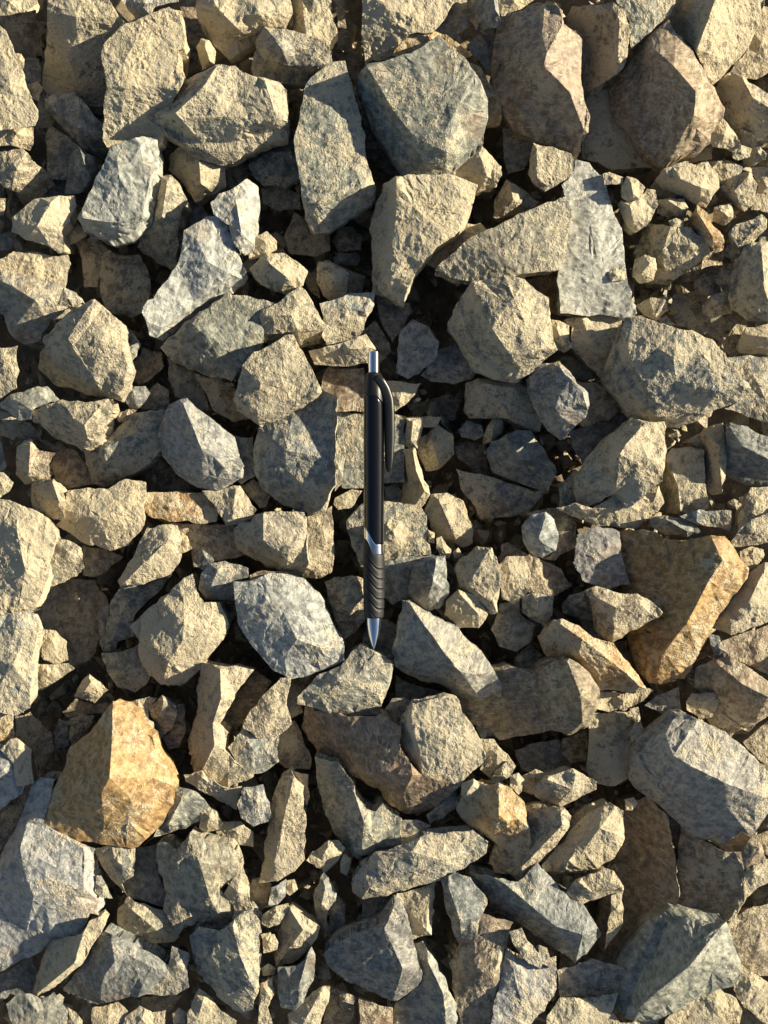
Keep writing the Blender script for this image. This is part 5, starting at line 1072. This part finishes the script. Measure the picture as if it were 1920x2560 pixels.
HX, HY = 960 * SP, 1280 * SP
for k in range(3400):      # stones lying low in the gaps
    r = 0.0022 + 0.0075 * RNG.uniform() ** 1.6
    put(RNG.uniform(-HX - .02, HX + .02), RNG.uniform(-HY - .02, HY + .02), RNG.uniform(-0.036, -0.012), r)
for k in range(520):       # splinters wedged higher up
    put(RNG.uniform(-HX, HX), RNG.uniform(-HY, HY), RNG.uniform(-0.012, 0.009), RNG.uniform(0.0014, 0.0042))
for k in range(1600):      # grit
    r = RNG.uniform(0.0008, 0.0022)
    put(RNG.uniform(-HX, HX), RNG.uniform(-HY, HY), RNG.uniform(-0.033, -0.008), r)
k = 0
while k < 1300:             # the bed goes on beyond the frame
    x, y = RNG.uniform(-HX - .17, HX + .17), RNG.uniform(-HY - .17, HY + .17)
    r = RNG.uniform(0.008, 0.022)
    if abs(x) < HX + r * 1.15 + .002 and abs(y) < HY + r * 1.15 + .002:
        continue
    put(x, y, RNG.uniform(-0.016, 0.026), r, 1)
    k += 1
me = finish_mesh('loose_stones', small)
o = bpy.data.objects.new('loose_stones', me)
COL.objects.link(o)
o['kind'] = 'stuff'


# ------------------------------------------------------------------ the pen
def pen_mat(name, col, rough, metal=0.0, grain=0.0, spec=0.5):
    m, nt, b = nodes_of(name)
    b.inputs['Base Color'].default_value = (*col, 1)
    b.inputs['Metallic'].default_value = metal
    b.inputs['Specular IOR Level'].default_value = spec
    pos = N(nt, 'ShaderNodeNewGeometry').outputs['Position']
    n1 = noise(nt, pos, 900, 4, 0.7)
    n2 = noise(nt, pos, 160, 3, 0.6)
    r = maths(nt, 'ADD', rough, maths(nt, 'MULTIPLY', maths(nt, 'SUBTRACT', n2, 0.5), 0.25), clamp=True)
    nt.links.new(r, b.inputs['Roughness'])
    # a little pale dust caught on the surface
    sp = smooth(nt, noise(nt, pos, 1900, 2, 0.6), 0.66, 0.74)
    c = mixc(nt, maths(nt, 'MULTIPLY', sp, grain), col, (0.4, 0.35, 0.28))
    nt.links.new(c, b.inputs['Base Color'])
    return m


M_BLACK = pen_mat('glossy_black_plastic', (0.003, 0.0035, 0.0045), 0.07, 0, 0.04, 0.5)
M_CAP = pen_mat('satin_black_plastic', (0.007, 0.0075, 0.008), 0.38, 0, 0.12, 0.4)
M_GRIP = pen_mat('black_rubber', (0.013, 0.013, 0.014), 0.55, 0, 0.12, 0.35)
M_CHROME = pen_mat('polished_chrome', (0.78, 0.79, 0.80), 0.10, 1.0, 0.1)

PZ0, PZ1 = 495 * U, 430 * U         # axis height at the button end and at the tip


def pen_axis(sy):
    t = (sy - 879) / (1624 - 879)
    return PZ0 + (PZ1 - PZ0) * t


PCX = 934.6
pen = bpy.data.objects.new('pen', None)
COL.objects.link(pen)
pk = (CAM_D - (480 * U - ZREF)) / CAM_D
pen.location = ((PCX - 960) * SP * pk, (1280 - 1251) * SP * pk, 420 * U)
pen['label'] = 'black retractable ballpoint pen with silver ring, tip and button lying on the rocks'
pen['category'] = 'pen'
PL = np.array(pen.location)


def pen_part(name, V, F, mat, smoothed=True):
    """V rows: photo x offset from the axis, photo y, height offset (photo pixels)"""
    V = np.array(V, float)
    W = np.stack([(PCX + V[:, 0] - 960) * SP * pk, (1280 - V[:, 1]) * SP * pk,
                  np.array([pen_axis(y) for y in V[:, 1]]) + V[:, 2] * SP * pk], 1) - PL
    me = bpy.data.meshes.new(name)
    me.from_pydata([tuple(w) for w in W], [], F)
    me.update()
    import bmesh
    bm = bmesh.new()
    bm.from_mesh(me)
    bmesh.ops.recalc_face_normals(bm, faces=bm.faces)
    bm.to_mesh(me)
    bm.free()
    for p in me.polygons:
        p.use_smooth = smoothed
    me.materials.append(mat)
    o = bpy.data.objects.new(name, me)
    COL.objects.link(o)
    o.parent = pen
    return o


def sm(t):
    t = np.clip(t, 0, 1)
    return t * t * (3 - 2 * t)


def tube(name, y0f, y1f, rf, mat, rows=24, seg=72, capped=(True, True)):
    """surface of revolution whose two ends may slant: y0f/y1f(theta)->y, rf(theta,y)->radius"""
    V, F = [], []
    th = [2 * math.pi * k / seg for k in range(seg)]
    for r in range(rows + 1):
        t = r / rows
        for a in th:
            y = y0f(a) * (1 - t) + y1f(a) * t
            R = rf(a, y)
            V.append((R * math.cos(a), y, R * math.sin(a)))
    for r in range(rows):
        for k in range(seg):
            k2 = (k + 1) % seg
            F.append([r * seg + k, r * seg + k2, (r + 1) * seg + k2, (r + 1) * seg + k])
    for end, row in ((0, 0), (1, rows)):
        if capped[end]:
            ys = [V[row * seg + k][1] for k in range(seg)]
            V.append((0, sum(ys) / seg, 0))
            for k in range(seg):
                F.append([row * seg + k, row * seg + (k + 1) % seg, len(V) - 1])
    return pen_part(name, V, F, mat)


def R_body(y):
    # outer radius of the pen in photo pixels
    pts = [(932, 17), (940, 21), (960, 24.5), (986, 25.8), (1100, 26.5), (1250, 25.8), (1362, 25.2), (1400, 26), (1470, 26.3), (1520, 25), (1546, 23.2)]
    return float(np.interp(y, [p[0] for p in pts], [p[1] for p in pts]))


def xfrac(a):
    return (math.cos(a) + 1) / 2       # 0 at the left, 1 at the right


def y_bar(a):
    return 1319 + 42 * sm(xfrac(a) / 0.62)


def y_ring(a):
    return 1345 + 42 * sm(xfrac(a) / 0.62)


def y_cap(a):
    return 986 - 6 * math.cos(a * 2) + 26 * sm((xfrac(a) - .55) / .45)


tube('cap', lambda a: 933.0, y_cap, lambda a, y: R_body(y) + 0.5, M_CAP, 20)
tube('barrel', lambda a: y_cap(a) - 0.6, y_bar, lambda a, y: R_body(y) - 0.5, M_BLACK, 60)
tube('trim_ring', lambda a: y_bar(a) - 0.3, y_ring, lambda a, y: R_body(y) - 0.3, M_CHROME, 8)


def grip_r(a, y):
    R = R_body(y) + 0.9 * sm((y - 1350) / 30)
    if y < y_ring(a) + 3:
        R -= 0.6
    x = xfrac(a)
    top = math.sin(a) > -0.85
    for k in range(6):
        c = 1380 + 25 * k + 44 * sm(x / 0.75) ** 0.8
        d = (y - c)
        w = 3.0
        if top and abs(d) < w * 2.2:
            fade = sm((x - 0.02) / 0.15) * (1.0 if k < 5 else .6)
            R -= 1.9 * math.exp(-(d / w) ** 2) * fade
            R += 0.7 * math.exp(-((d + 4.5) / 3.0) ** 2) * fade
    if y > 1541:
        R -= 1.2 * sm((y - 1541) / 5)
    return R


tube('grip', lambda a: y_ring(a) - 0.2, lambda a: 1546.0, grip_r, M_GRIP, 170, 96)


def tip_r(a, y):
    t = max(0.0, (y - 1546) / (1620 - 1546))
    return 19.6 * (1 - t ** 1.9 * 0.84) if t < 1 else 3.0


tube('tip', lambda a: 1545.0, lambda a: 1619.0, tip_r, M_CHROME, 36)
tube('nib', lambda a: 1618.5, lambda a: 1625.0, lambda a, y: 2.6 - (y - 1618.5) * 0.25, M_CHROME, 6, 24)
tube('push_button', lambda a: 879.0, lambda a: 934.0,
     lambda a, y: 14.3 - (1.6 * (1 - sm((y - 879) / 3.0))), M_CHROME, 20, 48)

# clip: a curved arm that leaves the cap on the right and runs down beside the barrel
cen = [(6, 946, 18), (16, 956, 16), (27, 975, 10), (36, 1000, 6), (38.5, 1030, 6), (39, 1070, 6), (39, 1110, 5), (38.5, 1150, 5), (37.5, 1172, 5), (36.5, 1180, 5)]
wid = [11, 14, 15, 14.5, 13.8, 13.3, 12.8, 11, 8.0, 2.5]
hgt = [8, 11, 12, 11.5, 11, 10.5, 10, 9, 7, 2.5]
V, F = [], []
S = 28
ns = 60
ts = np.linspace(0, len(cen) - 1, ns)
ii = np.arange(len(cen))
C = np.array(cen, float)
CP = np.stack([np.interp(ts, ii, C[:, k]) for k in range(3)], 1)
for _ in range(3):
    CP[1:-1] = (CP[:-2] + 2 * CP[1:-1] + CP[2:]) / 4
WW = np.interp(ts, ii, wid)
HH = np.interp(ts, ii, hgt)
for k in range(ns):
    a = CP[min(k + 1, ns - 1)] - CP[max(k - 1, 0)]
    a[2] = 0
    a /= np.linalg.norm(a)
    side = np.array([-a[1], a[0], 0])
    for s in range(S):
        q = 2 * math.pi * s / S
        cx_, sx_ = math.cos(q), math.sin(q)
        cx_ = math.copysign(abs(cx_) ** 0.7, cx_)
        sx_ = math.copysign(abs(sx_) ** 0.8, sx_)
        V.append(CP[k] + side * WW[k] * cx_ + np.array([0, 0, 1]) * HH[k] * sx_)
for k in range(ns - 1):
    for s in range(S):
        s2 = (s + 1) % S
        F.append([k * S + s, k * S + s2, (k + 1) * S + s2, (k + 1) * S + s])
F.append(list(range(S)))
F.append([(ns - 1) * S + s for s in range(S)])
pen_part('clip', V, F, M_CAP)

print('OK TRIS', sum(len(o.data.polygons) for o in bpy.data.objects if o.type == 'MESH'))
